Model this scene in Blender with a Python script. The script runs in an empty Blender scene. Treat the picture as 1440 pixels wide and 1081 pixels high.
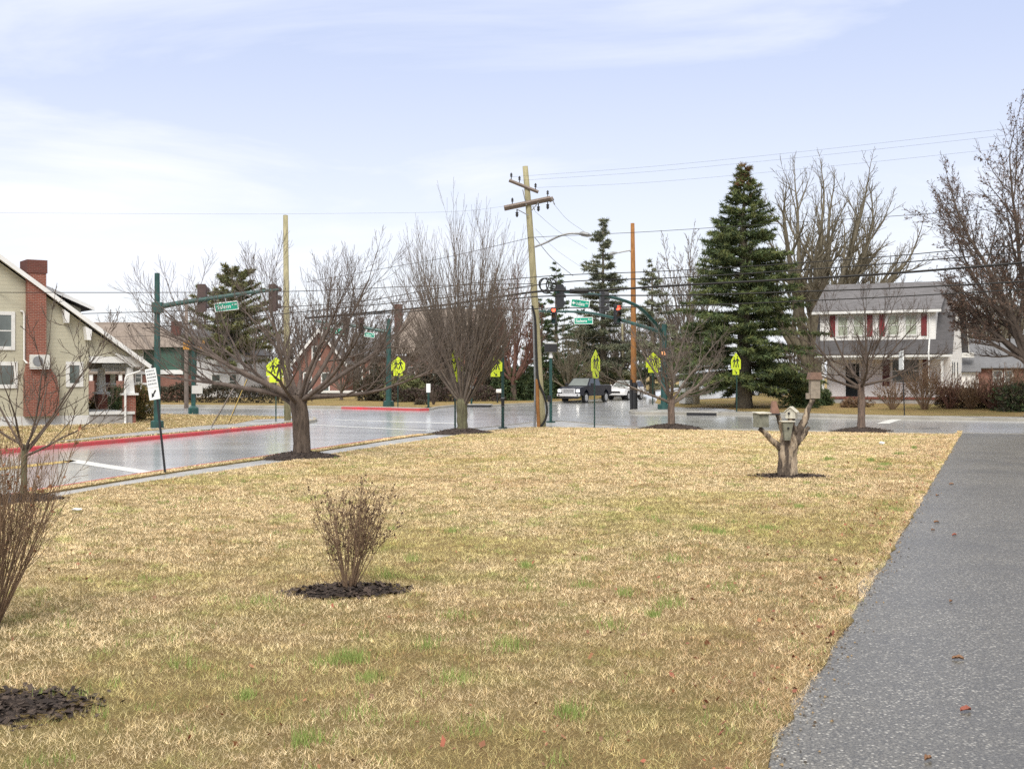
import bpy, bmesh, math, random
import numpy as np
from mathutils import Vector, Matrix, noise as mnoise

# ---------------------------------------------------------------- camera, sky, sun, exposure
SC = bpy.context.scene
COL = SC.collection
F, CX, HY, EYE = 1700.0, 720.0, 528.0, 2.26      # focal length in photo pixels, principal column, horizon row, eye height
R = math.radians
cam_d = bpy.data.cameras.new('camera'); cam = bpy.data.objects.new('camera', cam_d); COL.objects.link(cam)
cam.location = (0, 0, EYE); cam.rotation_euler = (R(90), 0, 0)
cam_d.sensor_width = 36; cam_d.lens = 36*F/1440; cam_d.shift_y = -(540.5-HY)/1440
cam_d.clip_start = 0.05; cam_d.clip_end = 4000
SC.camera = cam
SC.view_settings.view_transform = 'Standard'; SC.view_settings.look = 'None'
SC.view_settings.exposure = 0.53; SC.view_settings.gamma = 1
SUN_EL, SUN_AZ = 46, 188                          # the light comes from behind the camera
W = bpy.data.worlds.new("World"); SC.world = W; W.use_nodes = True
def build_world():
    nt = W.node_tree; N = nt.nodes; L = nt.links; N.clear()
    out = N.new('ShaderNodeOutputWorld'); bg = N.new('ShaderNodeBackground'); bg.inputs[1].default_value = 0.1
    sky = N.new('ShaderNodeTexSky'); sky.sky_type = 'NISHITA'; sky.sun_disc = False
    sky.sun_elevation = R(SUN_EL); sky.sun_rotation = R(SUN_AZ); sky.air_density = 1.0; sky.dust_density = 1.0
    tc = N.new('ShaderNodeTexCoord'); sep = N.new('ShaderNodeSeparateXYZ'); L.new(tc.outputs['Generated'], sep.inputs[0])
    # thin overcast veil: periwinkle overhead, white at the horizon
    el = N.new('ShaderNodeMapRange'); el.inputs[1].default_value = 0.0; el.inputs[2].default_value = 0.34
    el.interpolation_type = 'SMOOTHSTEP'
    L.new(sep.outputs[2], el.inputs[0])
    ramp = N.new('ShaderNodeMix'); ramp.data_type = 'RGBA'
    ramp.inputs[6].default_value = (7.4, 7.55, 7.9, 1); ramp.inputs[7].default_value = (4.3, 4.95, 6.95, 1)
    L.new(el.outputs[0], ramp.inputs[0])
    # higher up the cloud cover closes to a bright even grey-white
    hi = N.new('ShaderNodeMapRange'); hi.inputs[1].default_value = 0.34; hi.inputs[2].default_value = 0.62; hi.interpolation_type = 'SMOOTHSTEP'; L.new(sep.outputs[2], hi.inputs[0])
    top = N.new('ShaderNodeMix'); top.data_type = 'RGBA'; top.inputs[7].default_value = (11.6, 11.1, 10.3, 1); L.new(hi.outputs[0], top.inputs[0]); L.new(ramp.outputs[2], top.inputs[6]); ramp = top
    veil = N.new('ShaderNodeMix'); veil.data_type = 'RGBA'; veil.inputs[0].default_value = 0.86
    L.new(sky.outputs[0], veil.inputs[6]); L.new(ramp.outputs[2], veil.inputs[7])
    # cirrus on a plane overhead
    zz = N.new('ShaderNodeMath'); zz.operation = 'ADD'; zz.inputs[1].default_value = 0.12; L.new(sep.outputs[2], zz.inputs[0])
    dv = N.new('ShaderNodeVectorMath'); dv.operation = 'DIVIDE'
    cb = N.new('ShaderNodeCombineXYZ'); L.new(zz.outputs[0], cb.inputs[0]); L.new(zz.outputs[0], cb.inputs[1]); L.new(zz.outputs[0], cb.inputs[2])
    L.new(tc.outputs['Generated'], dv.inputs[0]); L.new(cb.outputs[0], dv.inputs[1])
    mp = N.new('ShaderNodeMapping'); mp.inputs['Location'].default_value = (2.35, 0.4, 0); mp.inputs['Rotation'].default_value = (0, 0, R(-18)); mp.inputs['Scale'].default_value = (0.55, 0.75, 0.0)
    L.new(dv.outputs[0], mp.inputs[0])
    nz = N.new('ShaderNodeTexNoise'); nz.inputs['Scale'].default_value = 1.15; nz.inputs['Detail'].default_value = 9; nz.inputs['Roughness'].default_value = 0.58; nz.inputs['Distortion'].default_value = 0.5
    L.new(mp.outputs[0], nz.inputs['Vector'])
    cm = N.new('ShaderNodeMapRange'); cm.inputs[1].default_value = 0.52; cm.inputs[2].default_value = 0.74; cm.inputs[4].default_value = 0.95
    def M_(op, a, b=None):
        n = N.new('ShaderNodeMath'); n.operation = op
        for i, v in ((0, a), (1, b)):
            if v is None: continue
            if isinstance(v, (int, float)): n.inputs[i].default_value = v
            else: L.new(v, n.inputs[i])
        return n.outputs[0]
    ux = M_('DIVIDE', M_('ADD', sep.outputs[0], .36), .27); uz = M_('DIVIDE', M_('SUBTRACT', sep.outputs[2], .135), .085)
    bank = M_('MAXIMUM', 0.0, M_('SUBTRACT', 1.0, M_('SQRT', M_('ADD', M_('MULTIPLY', ux, ux), M_('MULTIPLY', uz, uz)))))   # a bank of cirrus in the north-west
    L.new(M_('ADD', nz.outputs[0], M_('MULTIPLY', bank, .36)), cm.inputs[0])
    fin = N.new('ShaderNodeMix'); fin.data_type = 'RGBA'; fin.inputs[7].default_value = (7.1, 7.3, 7.9, 1)
    L.new(cm.outputs[0], fin.inputs[0]); L.new(veil.outputs[2], fin.inputs[6])
    L.new(fin.outputs[2], bg.inputs[0]); L.new(bg.outputs[0], out.inputs[0])
build_world()
sun_d = bpy.data.lights.new('sun', 'SUN'); sun_d.energy = 2.0; sun_d.angle = R(25); sun_d.color = (1.0, 0.95, 0.87)
sun = bpy.data.objects.new('sun', sun_d); COL.objects.link(sun)
# azimuth is clockwise from +Y
_a = R(SUN_AZ); _v = Vector((math.sin(_a)*math.cos(R(SUN_EL)), math.cos(_a)*math.cos(R(SUN_EL)), math.sin(R(SUN_EL))))
sun.rotation_euler = _v.to_track_quat('Z', 'Y').to_euler()
try: SC.cycles.max_bounces = 6; SC.cycles.use_adaptive_sampling = True; SC.cycles.use_denoising = False
except Exception: pass

# ---------------------------------------------------------------- terrain and placing
def sstep(a, b, t):
    t = min(1, max(0, (t-a)/(b-a))); return t*t*(3-2*t)
def zr(x, y):                                     # the road surface: falls a little towards the near corner
    v = .375*x+.927*y
    return -0.12+0.24*sstep(48, 62, v)
KERB = 0.13
def zl(x, y):                                     # lawns and pavements
    v = .375*x+.927*y
    return zr(x, y)+KERB+0.32*sstep(66, 79, v)*sstep(5, 12, x)
def at(px, py, d): return Vector(((px-CX)/F*d, d, EYE-(py-HY)/F*d))
def g(px, py, f=zl):                              # the ground point seen at a photo pixel
    d = EYE*F/(py-HY)
    for _ in range(40): d = .5*d+.5*(EYE-f((px-CX)/F*d, d))*F/(py-HY)
    x = (px-CX)/F*d
    return Vector((x, d, f(x, d)))
def gz(x, y): return Vector((x, y, zl(x, y)))

# ---------------------------------------------------------------- materials
MATS = {}
def newmat(name):
    m = bpy.data.materials.new(name); m.use_nodes = True
    nt = m.node_tree; return m, nt.nodes, nt.links, nt.nodes['Principled BSDF']
def noise(N, L, vec, scale, detail=4, rough=.55):
    n = N.new('ShaderNodeTexNoise'); n.inputs['Scale'].default_value = scale; n.inputs['Detail'].default_value = detail; n.inputs['Roughness'].default_value = rough
    L.new(vec, n.inputs['Vector']); return n.outputs[0]
def mrange(N, L, v, a, b, c=0., d=1.):
    n = N.new('ShaderNodeMapRange'); n.inputs[1].default_value = a; n.inputs[2].default_value = b; n.inputs[3].default_value = c; n.inputs[4].default_value = d
    L.new(v, n.inputs[0]); return n.outputs[0]
def mixc(N, L, f, a, b):
    n = N.new('ShaderNodeMix'); n.data_type = 'RGBA'
    if isinstance(f, (int, float)): n.inputs[0].default_value = f
    else: L.new(f, n.inputs[0])
    for i, c in ((6, a), (7, b)):
        if isinstance(c, (tuple, list)): n.inputs[i].default_value = (*c[:3], 1)
        else: L.new(c, n.inputs[i])
    return n.outputs[2]
def bump(N, L, h, b, strength=.3, dist=.02):
    n = N.new('ShaderNodeBump'); n.inputs['Strength'].default_value = strength; n.inputs['Distance'].default_value = dist
    L.new(h, n.inputs['Height']); L.new(n.outputs[0], b.inputs['Normal'])
def mth(N, L, op, a, b=None):
    n = N.new('ShaderNodeMath'); n.operation = op
    for i, v in ((0, a), (1, b)):
        if v is None: continue
        if isinstance(v, (int, float)): n.inputs[i].default_value = v
        else: L.new(v, n.inputs[i])
    return n.outputs[0]
def rough_mat(name, c, rough=.7, var=.25, scale=4, c2=None, bmp=0, bscale=30, metal=0, spec=.5, coat=0):
    if name in MATS: return MATS[name]
    m, N, L, b = newmat(name)
    tc = N.new('ShaderNodeTexCoord'); o = tc.outputs['Object']
    dark = c2 or tuple(x*(1-var) for x in c)
    col = mixc(N, L, mrange(N, L, noise(N, L, o, scale, 6), .32, .68), c, dark)
    L.new(col, b.inputs['Base Color'])
    b.inputs['Roughness'].default_value = rough; b.inputs['Metallic'].default_value = metal; b.inputs['Specular IOR Level'].default_value = spec
    b.inputs['Coat Weight'].default_value = coat
    if bmp: bump(N, L, noise(N, L, o, bscale, 5), b, bmp)
    MATS[name] = m; return m
def bark(name, c, c2, scale=14):
    m, N, L, b = newmat(name)
    tc = N.new('ShaderNodeTexCoord'); mp = N.new('ShaderNodeMapping'); mp.inputs['Scale'].default_value = (1, 1, .22); L.new(tc.outputs['Object'], mp.inputs[0])
    n = noise(N, L, mp.outputs[0], scale, 7, .65)
    L.new(mixc(N, L, mrange(N, L, n, .36, .64), c, c2), b.inputs['Base Color']); b.inputs['Roughness'].default_value = .9; b.inputs['Specular IOR Level'].default_value = .25
    bump(N, L, n, b, .7, .03); MATS[name] = m; return m
def brick(name, c1, c2, mortar, bw=.21, bh=.075):
    m, N, L, b = newmat(name)
    tc = N.new('ShaderNodeTexCoord'); s = N.new('ShaderNodeSeparateXYZ'); L.new(tc.outputs['Object'], s.inputs[0])
    cb = N.new('ShaderNodeCombineXYZ'); L.new(mth(N, L, 'ADD', s.outputs[0], s.outputs[1]), cb.inputs[0]); L.new(s.outputs[2], cb.inputs[1])
    t = N.new('ShaderNodeTexBrick'); t.inputs['Scale'].default_value = 1; t.inputs['Brick Width'].default_value = bw; t.inputs['Row Height'].default_value = bh
    t.inputs['Mortar Size'].default_value = .008; t.inputs['Color1'].default_value = (*c1, 1); t.inputs['Color2'].default_value = (*c2, 1); t.inputs['Mortar'].default_value = (*mortar, 1)
    L.new(cb.outputs[0], t.inputs['Vector'])
    n = mrange(N, L, noise(N, L, tc.outputs['Object'], 3, 5), .3, .7)
    L.new(mixc(N, L, n, t.outputs[0], mixc(N, L, .35, t.outputs[0], tuple(x*.5 for x in c1))), b.inputs['Base Color'])
    b.inputs['Roughness'].default_value = .85; bump(N, L, t.outputs[1], b, -.4, .01); MATS[name] = m; return m
def weathered(name):
    m, N, L, b = newmat(name)
    tc = N.new('ShaderNodeTexCoord'); mp = N.new('ShaderNodeMapping'); mp.inputs['Scale'].default_value = (1, 1, .25); L.new(tc.outputs['Object'], mp.inputs[0])
    s = noise(N, L, mp.outputs[0], 26, 7, .7); p = noise(N, L, mp.outputs[0], 5.5, 5, .6)
    dark = mixc(N, L, mrange(N, L, s, .35, .65), (.17, .135, .105), (.055, .043, .035)); light = mixc(N, L, mrange(N, L, s, .35, .65), (.50, .41, .30), (.30, .23, .165))
    L.new(mixc(N, L, mrange(N, L, p, .47, .56), dark, light), b.inputs['Base Color']); b.inputs['Roughness'].default_value = .9; b.inputs['Specular IOR Level'].default_value = .2
    bump(N, L, mth(N, L, 'ADD', s, mth(N, L, 'MULTIPLY', mrange(N, L, p, .47, .56), -.6)), b, .9, .03); MATS[name] = m; return m
weathered('stump')
def siding(name, c, pitch=.14):
    m, N, L, b = newmat(name)
    tc = N.new('ShaderNodeTexCoord'); s = N.new('ShaderNodeSeparateXYZ'); L.new(tc.outputs['Object'], s.inputs[0])
    fr = mth(N, L, 'FRACT', mth(N, L, 'DIVIDE', s.outputs[2], pitch))
    line = mrange(N, L, fr, .0, .12)
    n = mrange(N, L, noise(N, L, tc.outputs['Object'], 1.3, 5), .3, .7)
    base = mixc(N, L, n, c, tuple(x*.86 for x in c))
    L.new(mixc(N, L, line, tuple(x*.62 for x in c), base), b.inputs['Base Color']); b.inputs['Roughness'].default_value = .6
    bump(N, L, fr, b, -.35, .02); MATS[name] = m; return m
def shingle(name, c, c2):
    m, N, L, b = newmat(name)
    tc = N.new('ShaderNodeTexCoord'); s = N.new('ShaderNodeSeparateXYZ'); L.new(tc.outputs['Object'], s.inputs[0])
    cb = N.new('ShaderNodeCombineXYZ'); L.new(s.outputs[0], cb.inputs[0]); L.new(mth(N, L, 'ADD', s.outputs[2], mth(N, L, 'MULTIPLY', s.outputs[1], .5)), cb.inputs[1])
    t = N.new('ShaderNodeTexBrick'); t.inputs['Scale'].default_value = 1; t.inputs['Brick Width'].default_value = .3; t.inputs['Row Height'].default_value = .14
    t.inputs['Mortar Size'].default_value = .006; t.inputs['Color1'].default_value = (*c, 1); t.inputs['Color2'].default_value = (*c2, 1); t.inputs['Mortar'].default_value = (*[x*.6 for x in c2], 1)
    L.new(cb.outputs[0], t.inputs['Vector'])
    n = mrange(N, L, noise(N, L, tc.outputs['Object'], 2.2, 6, .7), .3, .7)
    L.new(mixc(N, L, n, t.outputs[0], mixc(N, L, .5, t.outputs[0], c2)), b.inputs['Base Color']); b.inputs['Roughness'].default_value = .75
    MATS[name] = m; return m
def vcol_mat(name, rough=.75, spec=.3, trans=0):
    m, N, L, b = newmat(name)
    a = N.new('ShaderNodeAttribute'); a.attribute_name = 'tint'; L.new(a.outputs[0], b.inputs['Base Color'])
    b.inputs['Roughness'].default_value = rough; b.inputs['Specular IOR Level'].default_value = spec
    MATS[name] = m; return m
def emit(name, c, s):
    m, N, L, b = newmat(name); b.inputs['Base Color'].default_value = (*c, 1); b.inputs['Emission Color'].default_value = (*c, 1); b.inputs['Emission Strength'].default_value = s; MATS[name] = m; return m

def wet_road():
    m, N, L, b = newmat('wet_asphalt')
    ge = N.new('ShaderNodeNewGeometry'); p = ge.outputs['Position']
    mp = N.new('ShaderNodeMapping'); mp.inputs['Rotation'].default_value = (0, 0, R(22)); mp.inputs['Scale'].default_value = (.09, .55, 1); L.new(p, mp.inputs[0])
    streak = noise(N, L, mp.outputs[0], 1.0, 6, .6)
    patch = noise(N, L, p, .22, 5, .6); fine = noise(N, L, p, 60, 3, .7)
    L.new(mixc(N, L, mrange(N, L, streak, .35, .65), (.66, .66, .64), (.34, .34, .335)), b.inputs['Base Color'])
    wet = mth(N, L, 'ADD', mth(N, L, 'MULTIPLY', mrange(N, L, streak, .38, .62), .55), mth(N, L, 'MULTIPLY', mrange(N, L, patch, .4, .62), .45))
    L.new(mrange(N, L, wet, 0, 1, .15, .42), b.inputs['Roughness'])
    b.inputs['IOR'].default_value = 1.75
    b.inputs['Coat Weight'].default_value = 1.0; b.inputs['Coat Roughness'].default_value = .16; b.inputs['Coat IOR'].default_value = 1.6
    bm_ = N.new('ShaderNodeBump'); bm_.inputs['Strength'].default_value = .35; bm_.inputs['Distance'].default_value = .006
    L.new(fine, bm_.inputs['Height']); L.new(bm_.outputs[0], b.inputs['Normal'])
    MATS['road'] = m; return m
def drive_mat():
    m, N, L, b = newmat('aggregate_asphalt')
    ge = N.new('ShaderNodeNewGeometry'); p = ge.outputs['Position']
    vo = N.new('ShaderNodeTexVoronoi'); vo.inputs['Scale'].default_value = 42; L.new(p, vo.inputs['Vector'])
    vo2 = N.new('ShaderNodeTexVoronoi'); vo2.inputs['Scale'].default_value = 105; L.new(p, vo2.inputs['Vector'])
    s1 = N.new('ShaderNodeSeparateColor'); L.new(vo.outputs['Color'], s1.inputs[0])
    s2 = N.new('ShaderNodeSeparateColor'); L.new(vo2.outputs['Color'], s2.inputs[0])
    stone = mrange(N, L, s1.outputs[0], .62, .99); grit = mrange(N, L, s2.outputs[0], .2, 1)
    c = mixc(N, L, grit, (.050, .046, .036), (.22, .205, .172))
    c = mixc(N, L, mth(N, L, 'MULTIPLY', stone, mrange(N, L, vo.outputs['Distance'], .55, .25)), c, (.60, .575, .51))
    big = mrange(N, L, noise(N, L, p, .45, 7, .65), .35, .68)
    wv = N.new('ShaderNodeTexVoronoi'); wv.feature = 'DISTANCE_TO_EDGE'; wv.inputs['Scale'].default_value = .33
    wn = N.new('ShaderNodeVectorMath'); wn.operation = 'ADD'; wt = N.new('ShaderNodeTexNoise'); wt.inputs['Scale'].default_value = 1.6; wt.inputs['Detail'].default_value = 6; L.new(p, wt.inputs['Vector']); L.new(p, wn.inputs[0]); L.new(wt.outputs['Color'], wn.inputs[1]); L.new(wn.outputs[0], wv.inputs['Vector'])
    crack = mth(N, L, 'MULTIPLY', mrange(N, L, wv.outputs['Distance'], .006, .0), mrange(N, L, noise(N, L, p, .6, 4), .5, .62))
    c = mixc(N, L, mth(N, L, 'MULTIPLY', crack, .75), c, (.03, .03, .028))
    L.new(mixc(N, L, big, c, mixc(N, L, .62, c, (.065, .063, .058))), b.inputs['Base Color'])
    b.inputs['Roughness'].default_value = .34; b.inputs['Specular IOR Level'].default_value = .42
    bump(N, L, mth(N, L, 'ADD', vo.outputs['Distance'], mth(N, L, 'MULTIPLY', vo2.outputs['Distance'], .4)), b, -.4, .004)
    MATS['drive'] = m; return m
def lawn_mat(name, near=True):
    m, N, L, b = newmat(name)
    ge = N.new('ShaderNodeNewGeometry'); p = ge.outputs['Position']
    a = mrange(N, L, noise(N, L, p, .35, 6, .6), .38, .64); c = mrange(N, L, noise(N, L, p, 2.2, 6, .65), .35, .66); f = mrange(N, L, noise(N, L, p, 34, 5, .75), .28, .72)
    col = mixc(N, L, a, (.50, .36, .16), (.32, .29, .09)); col = mixc(N, L, mth(N, L, 'MULTIPLY', c, .6), col, (.34, .21, .10))
    col = mixc(N, L, f, mixc(N, L, .55, col, (.12, .085, .04)), col)
    L.new(col, b.inputs['Base Color']); b.inputs['Roughness'].default_value = .9; b.inputs['Specular IOR Level'].default_value = .15
    bump(N, L, f, b, .9, .05); MATS[name] = m; return m
def concrete(name, c, rough, wetness=0):
    m, N, L, b = newmat(name)
    ge = N.new('ShaderNodeNewGeometry'); p = ge.outputs['Position']
    a = mrange(N, L, noise(N, L, p, .7, 6, .65), .33, .68); f = mrange(N, L, noise(N, L, p, 25, 5, .7), .3, .7)
    col = mixc(N, L, a, c, tuple(x*.62 for x in c)); col = mixc(N, L, mth(N, L, 'MULTIPLY', f, .4), col, tuple(x*.5 for x in c))
    L.new(col, b.inputs['Base Color']); L.new(mrange(N, L, a, 0, 1, rough, max(.08, rough-wetness)), b.inputs['Roughness'])
    bump(N, L, f, b, .15, .004); MATS[name] = m; return m
M = MATS
wet_road(); drive_mat(); lawn_mat('lawn'); 
concrete('sidewalk', (.48, .465, .43), .42, .24); concrete('kerb', (.36, .34, .29), .6, .2)
rough_mat('redpaint', (.56, .035, .05), .5, .2, 1.1, c2=(.34, .075, .07), bmp=.3); rough_mat('linepaint', (.74, .74, .70), .4, .25, 3); rough_mat('yellowpaint', (.60, .42, .10), .4, .3, 3)
rough_mat('mulch', (.075, .058, .050), .9, .5, 30, c2=(.022, .018, .018), bmp=1, bscale=40); rough_mat('white', (.78, .78, .76), .5, .1, 3); rough_mat('trim', (.74, .74, .71), .5, .14, 5)
rough_mat('glass', (.13, .155, .145), .06, .5, 1.1, spec=.9); rough_mat('blind', (.42, .46, .36), .25, .15, 3, spec=.7); rough_mat('darkglass', (.02, .022, .025), .05, .2, 1, spec=.9)
rough_mat('greensteel', (.020, .085, .076), .45, .5, 2.5, coat=.1); rough_mat('darkgreen', (.012, .05, .042), .4, .3, 4); rough_mat('steel', (.42, .43, .43), .35, .3, 6, metal=.7)
rough_mat('galv', (.30, .31, .32), .45, .25, 6, metal=.4); rough_mat('black', (.016, .016, .018), .5, .3, 6); rough_mat('housing', (.03, .03, .033), .4, .3, 6); rough_mat('brownhousing', (.085, .055, .05), .5, .3, 6)
rough_mat('cable', (.012, .012, .013), .6, .2, 6); rough_mat('signgreen', (.0, .30, .19), .35, .12, 4); rough_mat('signwhite', (.8, .82, .8), .4, .08, 4)
rough_mat('lime', (.66, .80, .03), .5, .16, 5); rough_mat('signback', (.36, .44, .05), .5, .2, 5); rough_mat('amber', (.62, .30, .05), .5, .2, 6); rough_mat('dullred', (.10, .012, .010), .35, .2, 4); rough_mat('dullamber', (.09, .05, .01), .35, .2, 4); rough_mat('dullgreen', (.01, .06, .05), .35, .2, 4)
emit('redlamp', (1.0, .10, .05), 2.6); emit('orangelamp', (1.0, .42, .16), 1.6); emit('headlamp', (1.0, .95, .86), 5)
bark('polewood', (.40, .36, .22), (.27, .25, .15), 9); bark('brownpole', (.36, .17, .06), (.22, .10, .035), 9); bark('armwood', (.27, .22, .19), (.16, .13, .11), 20)
bark('bark1', (.15, .115, .09), (.06, .045, .035), 16); bark('bark2', (.20, .17, .12), (.085, .07, .055), 14); bark('bark3', (.22, .16, .125), (.10, .075, .06), 14)
bark('twig', (.165, .132, .112), (.095, .075, .064), 9); bark('twigbrown', (.205, .17, .14), (.12, .098, .082), 9); bark('twigfar', (.20, .17, .145), (.13, .11, .09), 5); bark('twigred', (.20, .11, .085), (.13, .07, .055), 5); bark('twigdark', (.135, .105, .085), (.08, .062, .05), 5)
bark('twigolive', (.20, .175, .125), (.11, .095, .067), 5); bark('barkgreen', (.17, .165, .095), (.075, .065, .045), 16); bark('shrubwood', (.25, .17, .11), (.13, .085, .055), 20)
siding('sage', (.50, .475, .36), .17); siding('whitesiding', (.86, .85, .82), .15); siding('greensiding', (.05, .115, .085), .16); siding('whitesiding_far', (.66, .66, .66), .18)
brick('brick', (.27, .075, .045), (.19, .055, .035), (.33, .25, .20)); brick('brickdark', (.15, .042, .03), (.11, .035, .026), (.16, .10, .08)); brick('brickfar', (.25, .10, .07), (.20, .08, .06), (.30, .22, .18))
shingle('greyroof', (.165, .158, .165), (.11, .106, .11)); shingle('darkroof', (.105, .10, .105), (.075, .072, .075)); shingle('brownroof', (.27, .22, .18), (.205, .165, .135)); shingle('bluegreyroof', (.18, .182, .19), (.135, .137, .145))
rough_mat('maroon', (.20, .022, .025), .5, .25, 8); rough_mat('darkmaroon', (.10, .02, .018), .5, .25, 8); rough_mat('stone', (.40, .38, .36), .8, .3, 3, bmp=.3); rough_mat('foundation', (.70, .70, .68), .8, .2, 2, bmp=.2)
rough_mat('acmetal', (.66, .66, .62), .45, .2, 6); rough_mat('birdgrey', (.26, .26, .20), .8, .45, 9); rough_mat('birdroof', (.24, .15, .11), .8, .35, 14); rough_mat('birdwhite', (.66, .63, .52), .7, .4, 10); rough_mat('birdtan', (.33, .28, .22), .8, .35, 12); rough_mat('birdbrown', (.30, .17, .12), .8, .35, 12)
rough_mat('navy', (.008, .010, .022), .3, .25, 2, coat=.1, spec=.25); rough_mat('carwhite', (.80, .80, .80), .25, .04, 2, coat=.6); rough_mat('chrome', (.66, .67, .69), .25, .1, 3, metal=.3); rough_mat('tyre', (.018, .018, .018), .8, .2, 8); rough_mat('rim', (.55, .56, .58), .3, .2, 5, metal=.6); rough_mat('carblue', (.018, .024, .045), .25, .2, 2, coat=.6)
rough_mat('cabinet', (.60, .60, .58), .5, .12, 3); rough_mat('tanpanel', (.36, .31, .22), .7, .2, 4); rough_mat('yellowboard', (.75, .62, .05), .5, .15, 4)
rough_mat('porchbrick', (.20, .07, .05), .8, .3, 6); rough_mat('leafred', (.30, .085, .05), .6, .4, 30); rough_mat('leafbrown', (.24, .12, .055), .6, .4, 30)
def mulch_mat():
    m, N, L, b = newmat('mulch_chips'); ge = N.new('ShaderNodeNewGeometry'); tc = N.new('ShaderNodeTexCoord')
    f = mrange(N, L, noise(N, L, tc.outputs['Object'], 45, 5, .7), .3, .7)
    c = mixc(N, L, ge.outputs['Random Per Island'], (.05, .04, .036), (.19, .14, .11)); L.new(mixc(N, L, mth(N, L, 'MULTIPLY', f, .45), c, (.03, .024, .022)), b.inputs['Base Color'])
    b.inputs['Roughness'].default_value = .92; b.inputs['Specular IOR Level'].default_value = .2; bump(N, L, f, b, .9, .02); MATS['mulch'] = m
mulch_mat()
vcol_mat('grass', .7, .2); vcol_mat('foliage', .6, .3); vcol_mat('leaf', .65, .3)
# ---------------------------------------------------------------- mesh building
class MB:
    def __init__(s): s.v = []; s.f = []; s.sm = False
    def add(s, vs, fs):
        o = len(s.v); s.v += [tuple(p) for p in vs]; s.f += [tuple(i+o for i in q) for q in fs]; return s
    def box(s, x0, x1, y0, y1, z0, z1, m=None):
        vs = [Vector(p) for p in ((x0,y0,z0),(x1,y0,z0),(x1,y1,z0),(x0,y1,z0),(x0,y0,z1),(x1,y0,z1),(x1,y1,z1),(x0,y1,z1))]
        if m: vs = [m @ p for p in vs]
        return s.add(vs, [(3,2,1,0),(4,5,6,7),(0,1,5,4),(1,2,6,5),(2,3,7,6),(3,0,4,7)])
    def rbox(s, x0, x1, y0, y1, z0, z1, r, m=None):       # box with bevelled edges
        b = bmesh.new(); bmesh.ops.create_cube(b, size=1)
        for v in b.verts: v.co = ((x0+x1)/2+v.co.x*(x1-x0), (y0+y1)/2+v.co.y*(y1-y0), (z0+z1)/2+v.co.z*(z1-z0))
        bmesh.ops.bevel(b, geom=list(b.edges), offset=r, segments=2, affect='EDGES', profile=.5)
        return s.bm(b, m)
    def bm(s, b, m=None):
        b.verts.ensure_lookup_table(); b.verts.index_update()
        s.add([(m @ v.co if m else v.co.copy()) for v in b.verts], [[v.index for v in f.verts] for f in b.faces]); b.free(); return s
    def tube(s, pts, rad, n=8, cap=True):
        pts = [Vector(p) for p in pts]
        if not hasattr(rad, '__len__'): rad = [rad]*len(pts)
        t = (pts[1]-pts[0]).normalized(); up = Vector((0, 0, 1)) if abs(t.z) < .9 else Vector((1, 0, 0))
        nx = t.cross(up).normalized(); o = len(s.v); k = len(pts)
        for i, p in enumerate(pts):
            t = (pts[min(i+1, k-1)]-pts[max(i-1, 0)]).normalized()
            nx = (nx-t*nx.dot(t)).normalized(); ny = t.cross(nx)
            for j in range(n):
                a = 2*math.pi*j/n; q = p+(nx*math.cos(a)+ny*math.sin(a))*rad[i]; s.v.append((q.x, q.y, q.z))
        for i in range(k-1):
            for j in range(n):
                a = o+i*n+j; b = o+i*n+(j+1) % n; s.f.append((a, b, b+n, a+n))
        if cap: s.f.append(tuple(o+j for j in reversed(range(n)))); s.f.append(tuple(o+(k-1)*n+j for j in range(n)))
        return s
    def prism(s, poly, a0, a1, axis='y', m=None):          # polygon in the two other axes, extruded
        n = len(poly)
        def P(u, w, a): return {'y': (u, a, w), 'x': (a, u, w), 'z': (u, w, a)}[axis]
        vs = [Vector(P(u, w, a0)) for u, w in poly]+[Vector(P(u, w, a1)) for u, w in poly]
        if m: vs = [m @ p for p in vs]
        return s.add(vs, [tuple(reversed(range(n))), tuple(range(n, 2*n))]+[(i, (i+1) % n, n+(i+1) % n, n+i) for i in range(n)])
    def quad(s, a, b, c, d): return s.add([a, b, c, d], [(0, 1, 2, 3)])
    def ball(s, c, r, seed=None, amp=0, sub=2):
        b = bmesh.new(); bmesh.ops.create_icosphere(b, subdivisions=sub, radius=1); rr = random.Random(seed)
        for v in b.verts:
            k = 1+amp*rr.uniform(-1, 1); v.co = Vector((c[0]+v.co.x*r[0]*k, c[1]+v.co.y*r[1]*k, c[2]+v.co.z*r[2]*k))
        return s.bm(b)
    def build(s, name, mat, parent=None, off=None, smooth=False):
        me = bpy.data.meshes.new(name); off = off if off is not None else Vector((0, 0, 0))
        me.from_pydata([(p[0]-off[0], p[1]-off[1], p[2]-off[2]) for p in s.v], [], s.f); me.update()
        if smooth: me.shade_smooth()
        me.materials.append(MATS[mat] if isinstance(mat, str) else mat)
        o = bpy.data.objects.new(name, me); COL.objects.link(o)
        if parent is not None: o.parent = parent
        elif off.length > 0: o.location = off
        return o
def tag(o, label, cat, group=None, kind=None):
    o['label'] = label; o['category'] = cat
    if group: o['group'] = group
    if kind: o['kind'] = kind
    return o
def thing(name, label, cat, loc=(0, 0, 0), rz=0, group=None):
    o = bpy.data.objects.new(name, None); COL.objects.link(o); o.location = loc; o.rotation_euler = (0, 0, rz); o.empty_display_size = .2
    return tag(o, label, cat, group)
def struct(o): o['kind'] = 'structure'; return o
def copy_tree(o, parent=None):
    c = o.copy(); COL.objects.link(c)
    if parent: c.parent = parent
    for ch in list(o.children): copy_tree(ch, c)
    return c
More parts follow.
